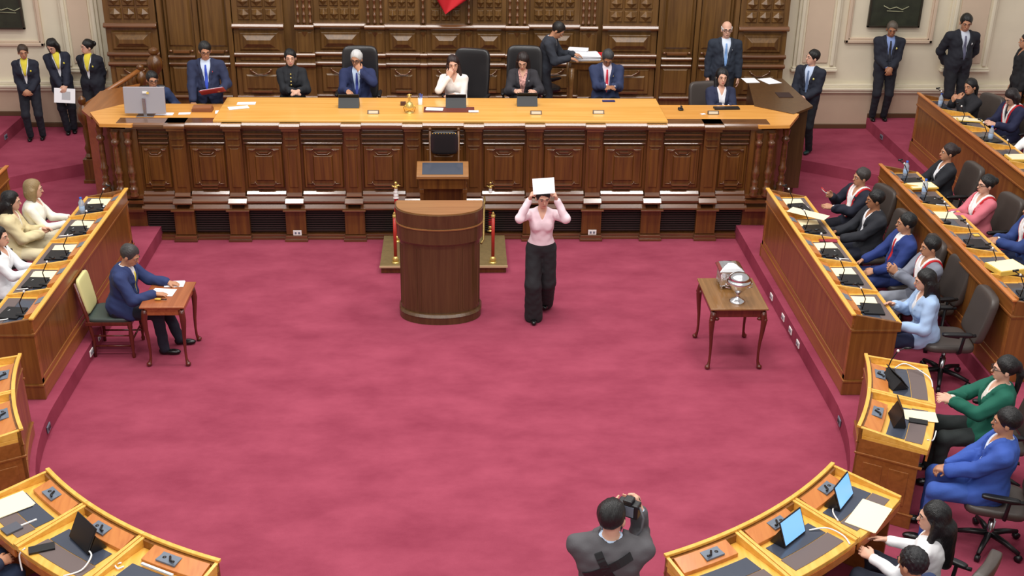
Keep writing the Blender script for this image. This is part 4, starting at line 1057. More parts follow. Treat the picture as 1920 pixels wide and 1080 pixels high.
# ---------------------------------------------------------------- cabriole tables and the cushioned chair
def ctable(label, x0, x1, y0, y1, h_, top, carved):
    t = thing('cabriole_table', ((x0+x1)/2, (y0+y1)/2, 0), label, 'table')
    m = WB(t); m.box(x0, x1, y0, y1, h_-.022, h_); m.build('table_top', top, t, bevel=.008)
    m = WB(t)
    for a in ((x0+.03, x1-.03, y0+.03, y0+.05), (x0+.03, x1-.03, y1-.05, y1-.03), (x0+.03, x0+.05, y0+.03, y1-.03), (x1-.05, x1-.03, y0+.03, y1-.03)): m.box(*a, h_-.11, h_-.022)
    m.build('apron', LEGW if carved else TABLEW, t, bevel=.004)
    for sx, x in ((-1, x0+.045), (1, x1-.045)):
        for sy, y in ((-1, y0+.045), (1, y1-.045)):
            m = WB(t); pts = []; rs = []
            for u, o, r in ((1.0, .0, .032), (.93, .008, .034), (.82, .018, .032), (.65, .012, .024), (.45, .0, .018), (.25, -.004, .014), (.12, .0, .014), (.06, .012, .020), (.03, .02, .026)):
                pts.append((x+sx*o*.8, y+sy*o*.8, (h_-.05)*u)); rs.append(r)
            m.tube(pts, rs, 10); m.ball((x+sx*.018, y+sy*.018, .024), (.03, .03, .024), 10)
            if carved:
                for dz_, q in ((.80, .02), (.86, .028), (.90, .02)): m.ball((x+sx*.022, y+sy*.022, (h_-.05)*dz_), (q, q, .03), 8)
                m.ball((x-sx*.035, y+sy*.01, h_-.13), (.03, .02, .02), 8); m.ball((x+sx*.01, y-sy*.035, h_-.13), (.02, .03, .02), 8)
            m.build('cabriole_leg', LEGW, t)
    return t
ctable('side table with claw feet carrying two silver vessels', 2.60, 3.21, 10.92, 11.70, .72, TABLEB, True)
ctable('small writing table in front of the seated secretary', -3.29, -2.83, 11.07, 11.70, .70, TABLEW, False)
ch = thing('wooden_side_chair', (-3.68, 11.5, 0), 'wooden chair with cream upholstered back under the secretary', 'chair')
for x, y, hh_ in ((-3.90, 11.31, .86), (-3.90, 11.68, .86), (-3.47, 11.29, .40), (-3.47, 11.70, .40)):
    m = WB(ch); b = hh_ > .5
    m.tube([(x+(.02 if b else 0), y, 0), (x+(.03 if b else 0), y, .2), (x, y, .42), (x-(.09 if b else 0), y, hh_)], [.016, .018, .022, .016], 8) if b else m.lathe([(.016, 0), (.022, .03), (.014, .06), (.02, .15), (.026, .28), (.018, .33), (.026, .36), (.026, .41)], (x, y), 12)
    m.build('leg', LEGW, ch)
m = WB(ch)
for y in (11.31, 11.68): m.tube([(-3.88, y, .13), (-3.47, y, .13)], .011, 6); m.tube([(-3.88, y, .25), (-3.47, y, .25)], .009, 6)
m.tube([(-3.47, 11.30, .2), (-3.47, 11.69, .2)], .011, 6); m.build('stretcher', LEGW, ch)
m = WB(ch); m.box(-3.93, -3.45, 11.28, 11.71, .38, .42); m.build('seat_rail', LEGW, ch, bevel=.005)
m = WB(ch); pad(m, (-3.69, 11.495, .435), (.24, .21, .028), .35); m.build('seat', mat('dark_green_leather', (66, 78, 74), .4), ch)
m = WB(ch); pad(m, (-3.925, 11.495, .68), (.022, .17, .20), .3, fn=lambda x, y, z: (x-.16*(z-.6), y, z)); m.build('backrest', CREAMSEAT, ch)

# silver vessels
b = at(1366, 536, z=.72)
v1 = thing('silver_casket', (float(b[0]), float(b[1])+.02, .72), 'square footed silver casket with pierced sides and domed lid', 'casket')
x, y = v1.location[:2]
m = WB(v1); a = .072
m.box(x-a, x+a, y-a, y+a, .745, .75); m.box(x-a, x+a, y-a, y+a, .845, .86)
for k in range(5):
    for sx in (-1, 1):
        q = -a+.008+(2*a-.016)*k/4; m.box(x+sx*a-.004, x+sx*a+.004, y+q-.005, y+q+.005, .75, .845); m.box(x+q-.005, x+q+.005, y+sx*a-.004, y+sx*a+.004, .75, .845)
m.box(x-a, x+a, y-a, y+a, .79, .80); m.build('pierced_body', SILVER, v1, bevel=.002)
m = WB(v1); m.box(x-a+.008, x+a-.008, y-a+.008, y+a-.008, .75, .845); m.build('inner_box', SILVER, v1)
for sx in (-1, 1):
    for sy in (-1, 1): m = WB(v1); m.lathe([(.008, .72), (.014, .726), (.006, .735), (.016, .745)], (x+sx*a*.85, y+sy*a*.85), 10); m.build('foot', SILVER, v1)
m = WB(v1)
def sq(r, z): return [(x-r, y-r, z), (x+r, y-r, z), (x+r, y+r, z), (x-r, y+r, z)]
lv = [(.088, .86), (.09, .87), (.07, .89), (.045, .905), (.02, .915), (.006, .918)]; vs = []; fs = []
for r, z in lv: vs += sq(r, z)
for j in range(len(lv)-1): fs += [(j*4+k, j*4+(k+1) % 4, j*4+4+(k+1) % 4, j*4+4+k) for k in range(4)]
m.add(vs, fs+[(3, 2, 1, 0), (20, 21, 22, 23)]); m.build('lid', SILVER, v1, bevel=.004)
b = at(1382, 566, z=.72)
v2 = thing('silver_urn', (float(b[0]), float(b[1]), .72), 'round silver covered urn on a pedestal foot', 'urn')
x, y = v2.location[:2]
WB(v2).lathe([(.058, .72), (.06, .73), (.052, .738), (.03, .75), (.014, .765), (.012, .785), (.024, .80), (.03, .81), (.05, .83), (.066, .86), (.078, .885)], (x, y), 28).build('bowl', SILVER, v2)
WB(v2).lathe([(.082, .885), (.09, .89), (.092, .90), (.084, .908), (.074, .918), (.078, .925), (.07, .94), (.045, .958), (.02, .964), (.006, .966)], (x, y), 28).build('lid', SILVER, v2)
for sx in (-1, 1): m = WB(v2); m.tube([(x+sx*.07, y, .86), (x+sx*.10, y, .875), (x+sx*.098, y, .845), (x+sx*.06, y, .84)], .005, 8); m.build('handle', SILVER, v2)

v1.scale = (1.5, 1.5, 1.4); v2.scale = (1.42, 1.42, 1.35)
# ---------------------------------------------------------------- outlets
def outlet(label, p, axis, dark=False, s_=(.07, .11)):
    x, y, z = map(float, p); t = thing('power_outlet', (x, y, z), label, 'outlet')
    a, b = s_[0]/2, s_[1]/2
    if axis == 'y': MB().box(-b, b, -.012, .0, -a, a).build('cover_plate', WHITEP, t, bevel=.004); m = MB(); [m.box(q-.012, q+.012, -.016, -.011, -.014, .014) for q in (-.022, .022)]
    else:
        sg = -1 if axis == '-x' else 1
        m0 = MB(); m0.box(min(0, sg*.012), max(0, sg*.012), -b, b, -a, a); m0.build('cover_plate', WHITEP if not dark else MICPAN, t, bevel=.004); m = MB(); [m.box(min(sg*.011, sg*.016), max(sg*.011, sg*.016), q-.012, q+.012, -.014, .014) for q in (-.022, .022)]
    m.build('socket', MICPAN if not dark else BLACKP, t)
outlet('white wall outlet on the rostrum plinth, left half', (at(557, 428, Y=14.49)[0], 14.50, .115), 'y')
outlet('white wall outlet on the rostrum plinth right of the walking woman', (at(1111, 426, Y=14.49)[0], 14.50, .115), 'y')
for px, py, lab in ((1468, 591, 'uppermost of three white outlets on the right carpeted riser'), (1482, 614, 'middle of three white outlets on the right carpeted riser'), (1496, 639, 'lowest of three white outlets on the right carpeted riser'), (1447, 546, 'small outlet on the right riser beyond the white three')):
    p = at(px, py, X=3.69); outlet(lab, (3.70, p[1], .09), '-x')
def rr(px, py):
    for z in (.09,): p = at(px, py, z=z); a = math.atan2(p[1]-CY, p[0]-CX)
    return a
for px, py, lab in ((1577, 790, 'grey outlet in the curved riser near the wedge desks, right'), (88, 802, 'grey outlet in the curved riser near the wedge desks, left')):
    a = rr(px, py); o = outlet(lab, (CX+3.795*math.cos(a), CY+3.795*math.sin(a), .09), 'x', True); o = bpy.data.objects[-1] if False else None
    for q in bpy.data.objects:
        if q.get('label') == lab: q.rotation_euler[2] = a+math.pi
p = at(171, 651, X=-3.89); outlet('round white outlet on the left riser behind the cream chair', (-3.90, p[1], .09), 'x')
p = at(186, 626, X=-3.89); outlet('small white outlet on the left riser glimpsed past the chair leg', (-3.90, p[1], .10), 'x', s_=(.05, .07))
p = at(1651, 264, X=6.61); outlet('oval grey outlet in the riser beneath the clasped-hands usher', (6.62, p[1], .46), '-x', True)
p = at(14, 270, X=-6.84); outlet('oval grey outlet in the riser left of the ushers', (-6.85, p[1], .46), 'x', True)
# ---------------------------------------------------------------- people
NAVY, DNAVY, BLK, CHAR = (32, 38, 64), (24, 27, 44), (25, 25, 30), (46, 48, 56)
HB, HBR, HG = (20, 19, 20), (62, 44, 34), (118, 114, 112)
PEOPLE = {}
def who(key, label, **k): PEOPLE[key] = person(label, **k); return PEOPLE[key]
who('walker', 'woman walking with a white sheet raised above her brow, pink blouse and wide black trousers', px=(1019, 352), zf=0, face=-92, s=.95, fem=True, head=(10, -8, 0),
    rw=(.155, .20, 1.60), lw=(-.155, .20, 1.60), shirt=(238, 214, 222), trousers=(34, 34, 38), hair=('bun', HB), h=.0075, feet=((.07, .10), (-.07, -.22)), fz=(0, .05), flare=.055, curl=(1.1, 1.1), skin='light',
    rh=((-.25, .25, .9), (-.9, .1, -.2)), lh=((.25, .25, .9), (.9, .1, -.2)), re=(.5, .2, -1), le=(-.5, .2, -1))
who('secretary', 'seated secretary at the small table, blue jacket and yellow tie', px=(250, 461), zf=0, face=0, s=.95, pose='sit', lean=12, head=(-8, -22, 0), jacket=(40, 54, 100), tie=(226, 206, 70), trousers=(24, 28, 44), hair=('short', (62, 60, 60)), h=.0075,
    rw=(.16, .44, .77), lw=(-.14, .52, .77), rh=((-.1, 1, -.08), (0, 0, -1)), lh=((.2, 1, -.08), (0, 0, -1)), build=1.12, feet=((.12, .46), (-.12, .58)), pin=(200, 180, 90))
# ushers by the left wall
sc_ = (222, 206, 66)
who('u1', 'usher nearest the left frame edge, yellow scarf, hands clasped', px=(41, 84), zf=T2, face=-80, s=.87, fem=True, jacket=(30, 33, 48), scarf=sc_, badge=sc_, trousers=(26, 29, 40), hair=('bun', HBR), head=(15, -8, 0), rw=(.05, .20, .93), lw=(-.05, .20, .93), rh=((-.8, .2, -.5), (0, -1, 0)), lh=((.8, .2, -.5), (0, -1, 0)), h=.011, skin='mid')
u2 = who('u2', 'usher with yellow scarf holding a white sheet at the thigh', px=(92, 75), zf=T2, face=-72, s=.89, fem=True, jacket=(30, 33, 50), scarf=sc_, badge=sc_, trousers=(26, 29, 40), hair=('bob', HB), head=(-30, -25, 0), side=4, rw=(.03, .22, .88), lw=(-.06, .24, .90), rh=((-.4, .5, -.7), (0, -1, 0)), lh=((.5, .4, -.6), (0, -1, 0)), h=.011, skin='light', feet=((.02, .05), (-.09, .0)))
who('u3', 'usher with yellow scarf looking away, arms behind the back, next to the staircase', px=(162, 74), zf=T2, face=-95, s=.88, fem=True, jacket=(24, 26, 38), scarf=sc_, badge=sc_, trousers=(24, 26, 34), hair=('bun', HB), head=(-45, 0, 0), rw=(.10, -.18, .86), lw=(-.10, -.18, .86), re=(1, -.2, 0), le=(-1, -.2, 0), h=.011, skin='light', build=1.12)
# podium
zt_ = (1.625-PM)/.95+.028
who('p1', 'man with glasses half hidden behind the computer monitor', px=(284, 134), zf=PS, face=-72, s=.9, pose='sit', lean=6, head=(8, -6, 0), jacket=(42, 56, 92), trousers=DNAVY, glasses=True, rw=(.12, .34, .86), lw=(-.24, .26, .80), h=.011)
p2 = who('p2', 'standing man in navy suit and bright blue tie reading from a red folder', px=(383, 79), zf=PS, face=-84, s=.95, jacket=(36, 44, 74), tie=(44, 76, 190), shirt=(210, 224, 245), trousers=(20, 22, 34), head=(12, -14, 0), rw=(.20, .26, .88), lw=(-.20, .30, 1.06), rh=((0, .5, -.8), (0, -.6, -.4)), lh=((.45, .8, .1), (0, 0, 1)), curl=(.3, .6), pin=(200, 60, 60), glasses=True, build=1.08, h=.009)
who('p3', 'woman seated upright in a black high-collared jacket with gold buttons', px=(543, 92), zf=PM, face=-86, s=.95, pose='sit', fem=True, jacket=(26, 28, 34), closed=True, shirt=(26, 28, 34), trousers=BLK, hair=('bun', HB), skin='light', head=(4, 0, 0), rw=(-.02, .36, .80), lw=(-.12, .36, .80), rh=((-.7, .5, -.1), (0, 0, -1)), lh=((.6, .6, -.1), (0, 0, -1)), h=.009)
P3S = person.surf
who('p4', 'grey-haired man seated with a hand at his mouth, blue tie', px=(667, 95), zf=PM, face=-92, s=.95, pose='sit', jacket=(34, 44, 84), tie=(50, 66, 150), shirt=(196, 214, 240), trousers=DNAVY, hair=('short', (206, 206, 206)), skin='mid', head=(-8, -10, 0), rw=(.10, .38, zt_), lw=(-.06, .235, 1.06), le=(-.7, .5, -.6), rh=((-.3, 1, -.1), (0, 0, -1)), lh=((.35, -.3, .9), (0, -1, 0)), curl=(.3, 1.1), build=1.12, h=.009, glasses=True)
who('p5', 'woman in a cream blouse with long wavy hair, chin resting on her hand', px=(848, 104), zf=PM, face=-92, s=.95, pose='sit', fem=True, shirt=(240, 232, 226), trousers=BLK, hair=('mass', (44, 28, 26)), skin='light', head=(5, -4, 5), lean=4, rw=(.06, .20, 1.04), lw=(-.02, .34, zt_), re=(.5, .7, -.7), rh=((-.3, -.1, 1), (0, -1, 0)), lh=((1, .2, 0), (0, 0, -1)), curl=(1.0, .2), h=.009)
who('p6', 'woman in a dark jacket over a floral blouse reading her tablet', px=(980, 101), zf=PM, face=-94, s=.95, pose='sit', fem=True, jacket=(46, 44, 50), shirt=(214, 160, 150), trousers=BLK, hair=('long', (40, 30, 30)), skin='light', head=(-4, -24, 0), rw=(.10, .36, zt_), lw=(-.18, .36, zt_), h=.009, pin=(240, 240, 240))
for c_ in PEOPLE['p6'][0].children:
    if c_.name.startswith('shirt'): c_.data.materials[0] = mat('floral_cloth', (216, 150, 142), .8, var=.7, vscale=38)
who('p7', 'clerk in a dark suit bending over papers behind the seated officials', px=(1056, 45), zf=PM, face=-12, s=.93, jacket=(44, 48, 58), trousers=(36, 38, 46), head=(-6, -34, 0), lean=14, rw=(.10, .42, 1.12), lw=(-.10, .46, 1.14), rh=((0, 1, -.2), (0, 0, -1)), lh=((0, 1, -.2), (0, 0, -1)), h=.009)
who('p8', 'man with lowered head and a red tie, hands on the amber table', px=(1141, 97), zf=PM, face=-90, s=.95, pose='sit', jacket=(44, 54, 88), tie=(206, 44, 66), shirt=(238, 228, 240), trousers=DNAVY, hair=('short', (60, 60, 62)), skin='tan', head=(0, -34, 0), rw=(.03, .36, zt_), lw=(-.07, .36, zt_), rh=((-.8, .6, 0), (0, 0, -1)), lh=((.8, .6, 0), (0, 0, -1)), build=1.12, h=.009, pin=(230, 200, 120))
who('p9', 'bald man with glasses standing on the podium, light blue tie', px=(1364, 40), zf=PS, face=-92, s=.95, jacket=(36, 44, 58), tie=(120, 160, 214), shirt=(214, 226, 244), trousers=(22, 24, 32), hair=('bald', (216, 214, 212)), skin='light', glasses=True, rw=(.24, .02, .80), lw=(-.24, .06, .80), build=1.1, h=.009, pin=(240, 240, 240))
who('p10', 'seated woman with straight black hair and navy jacket before the bald man', px=(1355, 128), zf=PS, face=-88, s=.95, pose='sit', fem=True, jacket=(34, 40, 68), shirt=(236, 234, 240), trousers=DNAVY, hair=('long', (18, 18, 22)), skin='light', rw=(.04, .36, .86), lw=(-.05, .38, .86), rh=((-.6, .8, .1), (0, 0, -1)), lh=((.6, .8, .1), (0, 0, -1)), h=.009)
# ushers right
who('u4', 'usher in dark suit and grey-blue tie at the right end of the rostrum', px=(1527, 93), zf=T2, face=-128, s=.94, jacket=(30, 34, 48), tie=(104, 124, 160), shirt=(196, 210, 236), trousers=(22, 24, 32), head=(-38, 4, 0), rw=(.10, .28, 1.0), lw=(-.05, .24, .98), rh=((-.6, .8, 0), (0, 0, -1)), lh=((.8, .6, 0), (0, -.4, -.8)), badge=(220, 210, 120), curl=(.9, .7), h=.009, skin='light', shoes=(24, 52, 52))
who('u5', 'usher with clasped hands and lowered head under the dark painting', px=(1675, 41), zf=T3, face=-97, s=.95, jacket=(30, 33, 46), tie=(30, 32, 44), shirt=(130, 150, 200), trousers=(26, 28, 38), hair=('short', (92, 82, 72)), skin='tan', head=(-5, -16, 0), rw=(.04, .23, .96), lw=(-.04, .24, .96), rh=((-.5, .4, -.8), (0, -1, 0)), lh=((.5, .4, -.8), (0, -1, 0)), badge=(230, 220, 130), h=.009, build=1.08)
who('u6', 'tall usher in dark suit with arms behind his back near the right bench', px=(1815, 27), zf=T3, face=-88, s=1.05, jacket=(30, 32, 42), tie=(96, 96, 120), shirt=(206, 212, 226), trousers=(26, 27, 34), skin='mid', head=(-12, -16, 0), rw=(.12, -.16, .90), lw=(-.14, -.14, .90), re=(1, -.2, 0), le=(-1, -.2, 0), h=.009, build=1.1, badge=(220, 220, 220))
who('u7', 'dark-clad person at the right frame edge turned away', px=(1928, 62), zf=.72, face=170, s=.93, jacket=(28, 28, 32), shirt=(28, 28, 32), trousers=(26, 26, 30), hair=('curly', (18, 17, 18)), h=.011)
# left bench, facing the well
dh = .86
who('l1', 'woman in cream jacket with light brown hair, far seat of the left bench', px=(61, 336), zf=T1, face=8, s=.93, pose='sit', fem=True, shirt=(244, 240, 226), trousers=(236, 228, 206), hair=('bob', (150, 126, 88)), skin='light', head=(10, -4, 0), rw=(.10, .40, .76), lw=(-.05, .42, .78), lean=4, h=.009, build=1.15)
who('l2', 'woman in beige jacket with long black hair on the left bench', px=(20, 358), zf=T1, face=8, s=.93, pose='sit', fem=True, jacket=(224, 208, 164), shirt=(240, 236, 220), trousers=(226, 214, 178), hair=('long', HB), skin='light', head=(5, -4, 0), rw=(.02, .42, .76), lw=(-.06, .42, .78), rh=((-.9, .5, 0), (0, 0, -1)), lean=10, h=.009, build=1.1)
who('l3', 'woman in white jacket cut by the left frame edge', px=(-6, 424), zf=T1, face=0, s=.93, pose='sit', fem=True, shirt=(240, 242, 246), trousers=(236, 236, 240), hair=('long', HB), skin='light', rw=(.02, .44, .78), lw=(-.08, .44, .78), lean=8, h=.009, build=1.1)
# right bench by the well
who('a1', 'man in navy suit and red-white sash, hand raised, far seat of right bench', px=(1618, 315), zf=T1, face=196, s=.93, pose='sit', jacket=DNAVY, shirt=(236, 236, 240), sash=True, trousers=(22, 24, 36), hair=('short', (56, 50, 48)), skin='mid', head=(-8, 0, 0), rw=(.18, .30, .90), lw=(-.02, .40, .82), rh=((0, .9, .4), (-1, 0, 0)), curl=(.9, .3), h=.009, build=1.1)
who('a2', 'man in black suit and open white shirt, second seat of the right bench', px=(1643, 356), zf=T1, face=185, s=.94, pose='sit', jacket=(32, 34, 42), shirt=(238, 238, 244), trousers=DNAVY, hair=('short', HB), skin='tan', head=(-8, -4, 0), rw=(.16, .40, .72), lw=(-.08, .42, .72), h=.009, build=1.15)
who('a3', 'man in royal blue suit and red tie on the right bench', px=(1703, 399), zf=T1, face=182, s=.95, pose='sit', jacket=(34, 54, 118), tie=(200, 36, 44), trousers=(32, 48, 100), hair=('short', HB), skin='mid', head=(-10, 0, 0), rw=(.14, .40, .68), lw=(-.14, .36, .66), h=.009, build=1.08)
who('a4', 'man in grey suit and sash clapping, beside the blue-suited man', px=(1747, 443), zf=T1, face=186, s=.93, pose='sit', jacket=(122, 126, 140), shirt=(236, 236, 244), sash=True, trousers=(150, 154, 166), hair=('short', HB), skin='mid', head=(-6, -4, 0), rw=(.03, .40, .88), lw=(-.03, .40, .90), rh=((-.15, .7, .7), (-1, 0, 0)), lh=((.15, .7, .7), (1, 0, 0)), h=.009)
who('a5', 'woman in light blue denim jacket with long black hair, near end of the right bench', px=(1735, 505), zf=T1, face=176, s=.93, pose='sit', fem=True, jacket=(164, 190, 226), shirt=(236, 236, 240), trousers=(30, 36, 66), hair=('long', HB), skin='light', head=(-4, -6, 0), rw=(.12, .36, .84), lw=(-.16, .34, .72), lean=8, h=.009)
# middle right row
who('b1', 'woman in black suit and white collar, middle right row, far seat', px=(1783, 269), zf=T2, face=184, s=.93, pose='sit', fem=True, jacket=(28, 30, 38), shirt=(240, 240, 246), trousers=BLK, hair=('bun', (44, 30, 30)), skin='mid', head=(-4, 4, 0), rw=(.08, .42, .78), lw=(-.06, .42, .78), h=.009)
who('b2', 'woman in pink jacket and white scarf with glasses', px=(1853, 328), zf=T2, face=190, s=.93, pose='sit', fem=True, jacket=(208, 112, 126), shirt=(240, 236, 238), sash=True, sashw=(240, 236, 236), trousers=CHAR, hair=('bun', HB), skin='light', glasses=True, rw=(.02, .42, .82), lw=(-.05, .42, .82), rh=((-.6, .8, .2), (0, 0, -1)), h=.009)
who('b3', 'man in blue suit and sash at the right frame edge, middle right row', px=(1940, 372), zf=T2, face=178, s=.95, pose='sit', jacket=(42, 64, 122), shirt=(236, 236, 240), sash=True, trousers=(36, 46, 80), hair=('short', HB), skin='mid', rw=(.06, .46, .78), lw=(-.06, .48, .78), lean=12, h=.009, build=1.1)
# upper right row
who('c1', 'woman in black with chin on her hand in the uppermost row', px=(1820, 147), zf=T3, face=200, s=.93, pose='sit', fem=True, shirt=(30, 30, 36), jacket=(30, 30, 36), closed=True, trousers=BLK, hair=('tail', HB), skin='mid', head=(10, 0, 8), rw=(.08, .32, .96), lw=(-.03, .30, 1.02), rh=((-.4, 0, .9), (0, -1, 0)), lh=((.3, -.3, .9), (0, -1, 0)), curl=(.9, 1.0), lean=6, h=.010)
who('c2', 'person in navy jacket and sash with head bowed in the uppermost row', px=(1892, 169), zf=T3, face=196, s=.93, pose='sit', jacket=(30, 34, 66), shirt=(28, 30, 40), sash=True, trousers=DNAVY, hair=('bob', (34, 26, 28)), skin='light', head=(0, -34, 0), rw=(.06, .38, .80), lw=(-.12, .38, .80), h=.010)
who('c3', 'person with white sleeves cut by the right frame edge, uppermost row', px=(1950, 222), zf=T3, face=188, s=.93, pose='sit', shirt=(240, 240, 242), trousers=DNAVY, hair=('short', HB), rw=(.10, .42, .80), lw=(-.10, .42, .80), h=.011)
# wedge desks, right
who('d1', 'woman in green jacket with black hair beside the wedge desks', px=(1890, 668), zf=T1, face=172, s=.94, pose='sit', fem=True, jacket=(16, 92, 74), shirt=(236, 224, 216), trousers=(42, 48, 48), hair=('tail', HB), skin='light', glasses=True, head=(-4, -2, 0), rw=(.04, .40, .84), lw=(-.06, .40, .86), re=(.8, -.2, -.6), rh=((-.5, .8, .2), (0, 0, -1)), h=.0085, lean=-4, build=1.08)
who('d2', 'man in bright blue suit with hands clasped on his lap', px=(1893, 765), zf=T1, face=160, s=.96, pose='sit', jacket=(54, 86, 170), shirt=(210, 222, 244), trousers=(54, 86, 166), hair=('short', HB), skin='mid', head=(-4, -4, 0), rw=(.04, .36, .66), lw=(-.05, .36, .67), rh=((-.6, .8, -.1), (0, 0, -1)), lh=((.6, .8, -.1), (0, 0, -1)), curl=(.7, .7), h=.0085, lean=-4, build=1.1)
who('d3', 'woman with very long black hair in white, seen from behind', px=(1756, 942), zf=T1, face=138, s=.94, pose='sit', fem=True, shirt=(240, 240, 242), trousers=(40, 44, 60), hair=('mass', (16, 16, 18)), skin='light', head=(26, -2, 0), rw=(.14, .36, .74), lw=(-.14, .36, .74), h=.0085)
who('d4', 'curly-haired person in dark blue at the bottom frame edge', px=(1712, 1026), zf=T1, face=122, s=.95, pose='sit', jacket=(40, 54, 92), shirt=(236, 236, 240), trousers=(40, 56, 96), hair=('curly', (22, 22, 26)), skin='mid', head=(0, -10, 0), h=.0085, rw=(.14, .36, .72), lw=(-.14, .36, .72))
who('e1', 'person in dark blue trousers cut by the bottom left corner', xy=(-3.52, 6.66), zf=T1, face=44, s=.94, pose='sit', jacket=(36, 44, 66), shirt=(40, 50, 76), trousers=(40, 54, 82), hair=('short', HB), h=.010)
ph = who('photographer', 'photographer in grey suit seen from behind, camera at the eye, black harness straps', px=(1149, 938), zf=T1, face=82, s=1.0, jacket=(84, 82, 86), shirt=(196, 218, 246), trousers=(60, 60, 66), hair=('short', (26, 25, 26)), skin='light', head=(-22, 2, 0), h=.0075,
    rw=(.17, .19, 1.50), lw=(.03, .22, 1.45), rh=((-.25, .35, .9), (-.8, .2, 0)), lh=((.55, .75, .25), (0, 0, 1)), re=(.12, -.25, -1), le=(-.2, -.1, -1), curl=(.9, .8), build=1.22)
PH_SURF = person.surf

# what they hold or wear
wr_, wp, tp_, hp_, (rw_, lw_) = PEOPLE['walker']
c = wp((0, .235, 1.78)); t = thing('raised_sheet', c, 'white sheet held up above the walking woman\'s forehead', 'paper', wr_.rotation_euler[2])
MB().cb((0, 0, 0), (.235, .003, .17), rx=rad(24), ry=rad(5)).build('sheet', PAPER, t)
ph_r, pw, tpp, hpp, (prw, plw) = ph
c = pw(hpp(.05, .150, .105)); t = thing('camera', c, 'camera with strap pressed to the eye of the photographer', 'camera', ph_r.rotation_euler[2]-rad(22))
MB().box(-.07, .07, -.035, .035, -.05, .05).build('camera_body', BLACKP, t, bevel=.008)
MB().box(-.03, .03, -.04, .03, .05, .075).build('viewfinder_hump', BLACKP, t, bevel=.008)
m = MB(); m.tube([(0, .03, 0), (0, .07, 0), (0, .10, 0)], [.034, .034, .037], 18); m.build('lens', BLACKP, t)
MB().box(-.045, .045, -.039, -.035, -.035, .035).build('rear_screen', MICPAN, t)
MB().tube([(.07, 0, .03), (.11, -.03, -.02), (.10, -.02, -.12), (.05, -.05, -.20), (-.02, -.1, -.24)], .008, 6).build('strap', mat('grey_strap', (90, 90, 96), .6), t)
SURF = PH_SURF
def strap(label, keys, wd):
    pts = []; k = 5
    for a, b in zip(keys[:-1], keys[1:]):
        for i in range(k): u = i/k; pts.append((a[0]+(b[0]-a[0])*u, a[1]+(b[1]-a[1])*u))
    pts.append(keys[-1]); vs = []; n = len(pts); m = MB()
    for i, (x, z) in enumerate(pts):
        a = pts[max(i-1, 0)]; b = pts[min(i+1, n-1)]; L = math.hypot(b[0]-a[0], b[1]-a[1]); nx, nz = -(b[1]-a[1])/L*wd/2, (b[0]-a[0])/L*wd/2
        for q in (-1, 1):
            for e in (.004, .011): vs.append(tuple(SURF(x+q*nx, z+q*nz, -1, e)))
    fs = []
    for i in range(n-1):
        b = i*4; fs += [(b+u, b+v, b+4+v, b+4+u) for u, v in ((0, 1), (1, 3), (3, 2), (2, 0))]
    m.add(vs, fs+[(0, 2, 3, 1), (n*4-4, n*4-3, n*4-1, n*4-2)]); return m.build(label, BLACKP, ph_r)
strap('harness_strap', [(.13, .44), (.06, .405), (-.02, .36), (-.09, .31), (-.15, .26)], .05)
strap('harness_strap', [(-.075, .455), (-.05, .41), (-.02, .36), (.02, .30), (.07, .22), (.11, .13)], .05)
strap('harness_patch', [(-.05, .36), (.01, .36)], .06)
m = MB(); c = tpp(-.20, -.09, .12); m.tube([tuple(c), tuple(c+np.array([-.01, -.01, -.1]))], .02, 8); m.build('strap_buckle', CHROME, ph_r)
m = MB(); m.tube([tuple(tpp(.045*math.sin(a)*1.25, -.01-.065*math.cos(a), .472)) for a in [i*math.pi/8-math.pi/2 for i in range(9)]], .004, 6); m.build('lanyard', mat('brown_lanyard', (120, 80, 60), .6), ph_r)
r2, w2, t2, h2, (a, b) = p2
c = w2(tuple(b+np.array([.10, .14, .03]))); t = thing('red_folder', c, 'open dark red folder in the hands of the standing man', 'folder', rad(-84-90))
MB().cb((0, 0, 0), (.32, .22, .012), rx=rad(28), ry=rad(8)).build('folder_cover', mat('dark_red_cover', (140, 40, 56), .5), t)
MB().cb((0, -.004, .009), (.29, .20, .004), rx=rad(28), ry=rad(8)).build('folder_pages', PAPER, t)
r2, w2, t2, h2, (a, b) = u2
c = w2(tuple((a+b)/2+np.array([.0, .06, -.15]))); t = thing('held_sheet', c, 'white sheet held low by the second usher from the left', 'paper', r2.rotation_euler[2])
MB().cb((0, 0, 0), (.30, .003, .22), rx=rad(14), ry=rad(-8)).build('sheet', PAPER, t)
MB().cb((-.02, .004, 0), (.12, .002, .12), rx=rad(14), ry=rad(-8)).build('grey_print', mat('grey_print', (180, 180, 184), .8), t)
r2, w2, t2, h2, (a, b) = PEOPLE['p3']
for k in range(7):
    p = P3S(.0, .42-.05*k, 1, .002)
    MB().ball(tuple(p), .013, 8).build('gold_button', GOLD, r2)
MB().ball(tuple(P3S(-.07, .37, 1, .002)), (.010, .006, .02), 8).build('gold_brooch', GOLD, r2)
r2, w2, t2, h2, (a, b) = PEOPLE['u4']
c = w2(tuple((a+b)/2+np.array([.02, .10, -.02]))); t = thing('brown_case', c, 'small brown case held by the usher beside the rostrum', 'case', r2.rotation_euler[2])
MB().cb((0, 0, -.03), (.16, .04, .10)).build('case_body', mat('brown_leather', (120, 84, 56), .5), t, bevel=.006)
r2, w2, t2, h2, (a, b) = PEOPLE['a1']
c = w2(tuple(a+np.array([.0, .12, .09]))); t = thing('ribbon', c, 'small red and white ribbon in the raised hand of the far bench man', 'ribbon', r2.rotation_euler[2])
MB().tube([(-.05, 0, -.02), (-.02, .03, .01), (.03, .02, .015), (.06, -.01, .0)], .009, 8).build('white_loop', WHITEC, t)
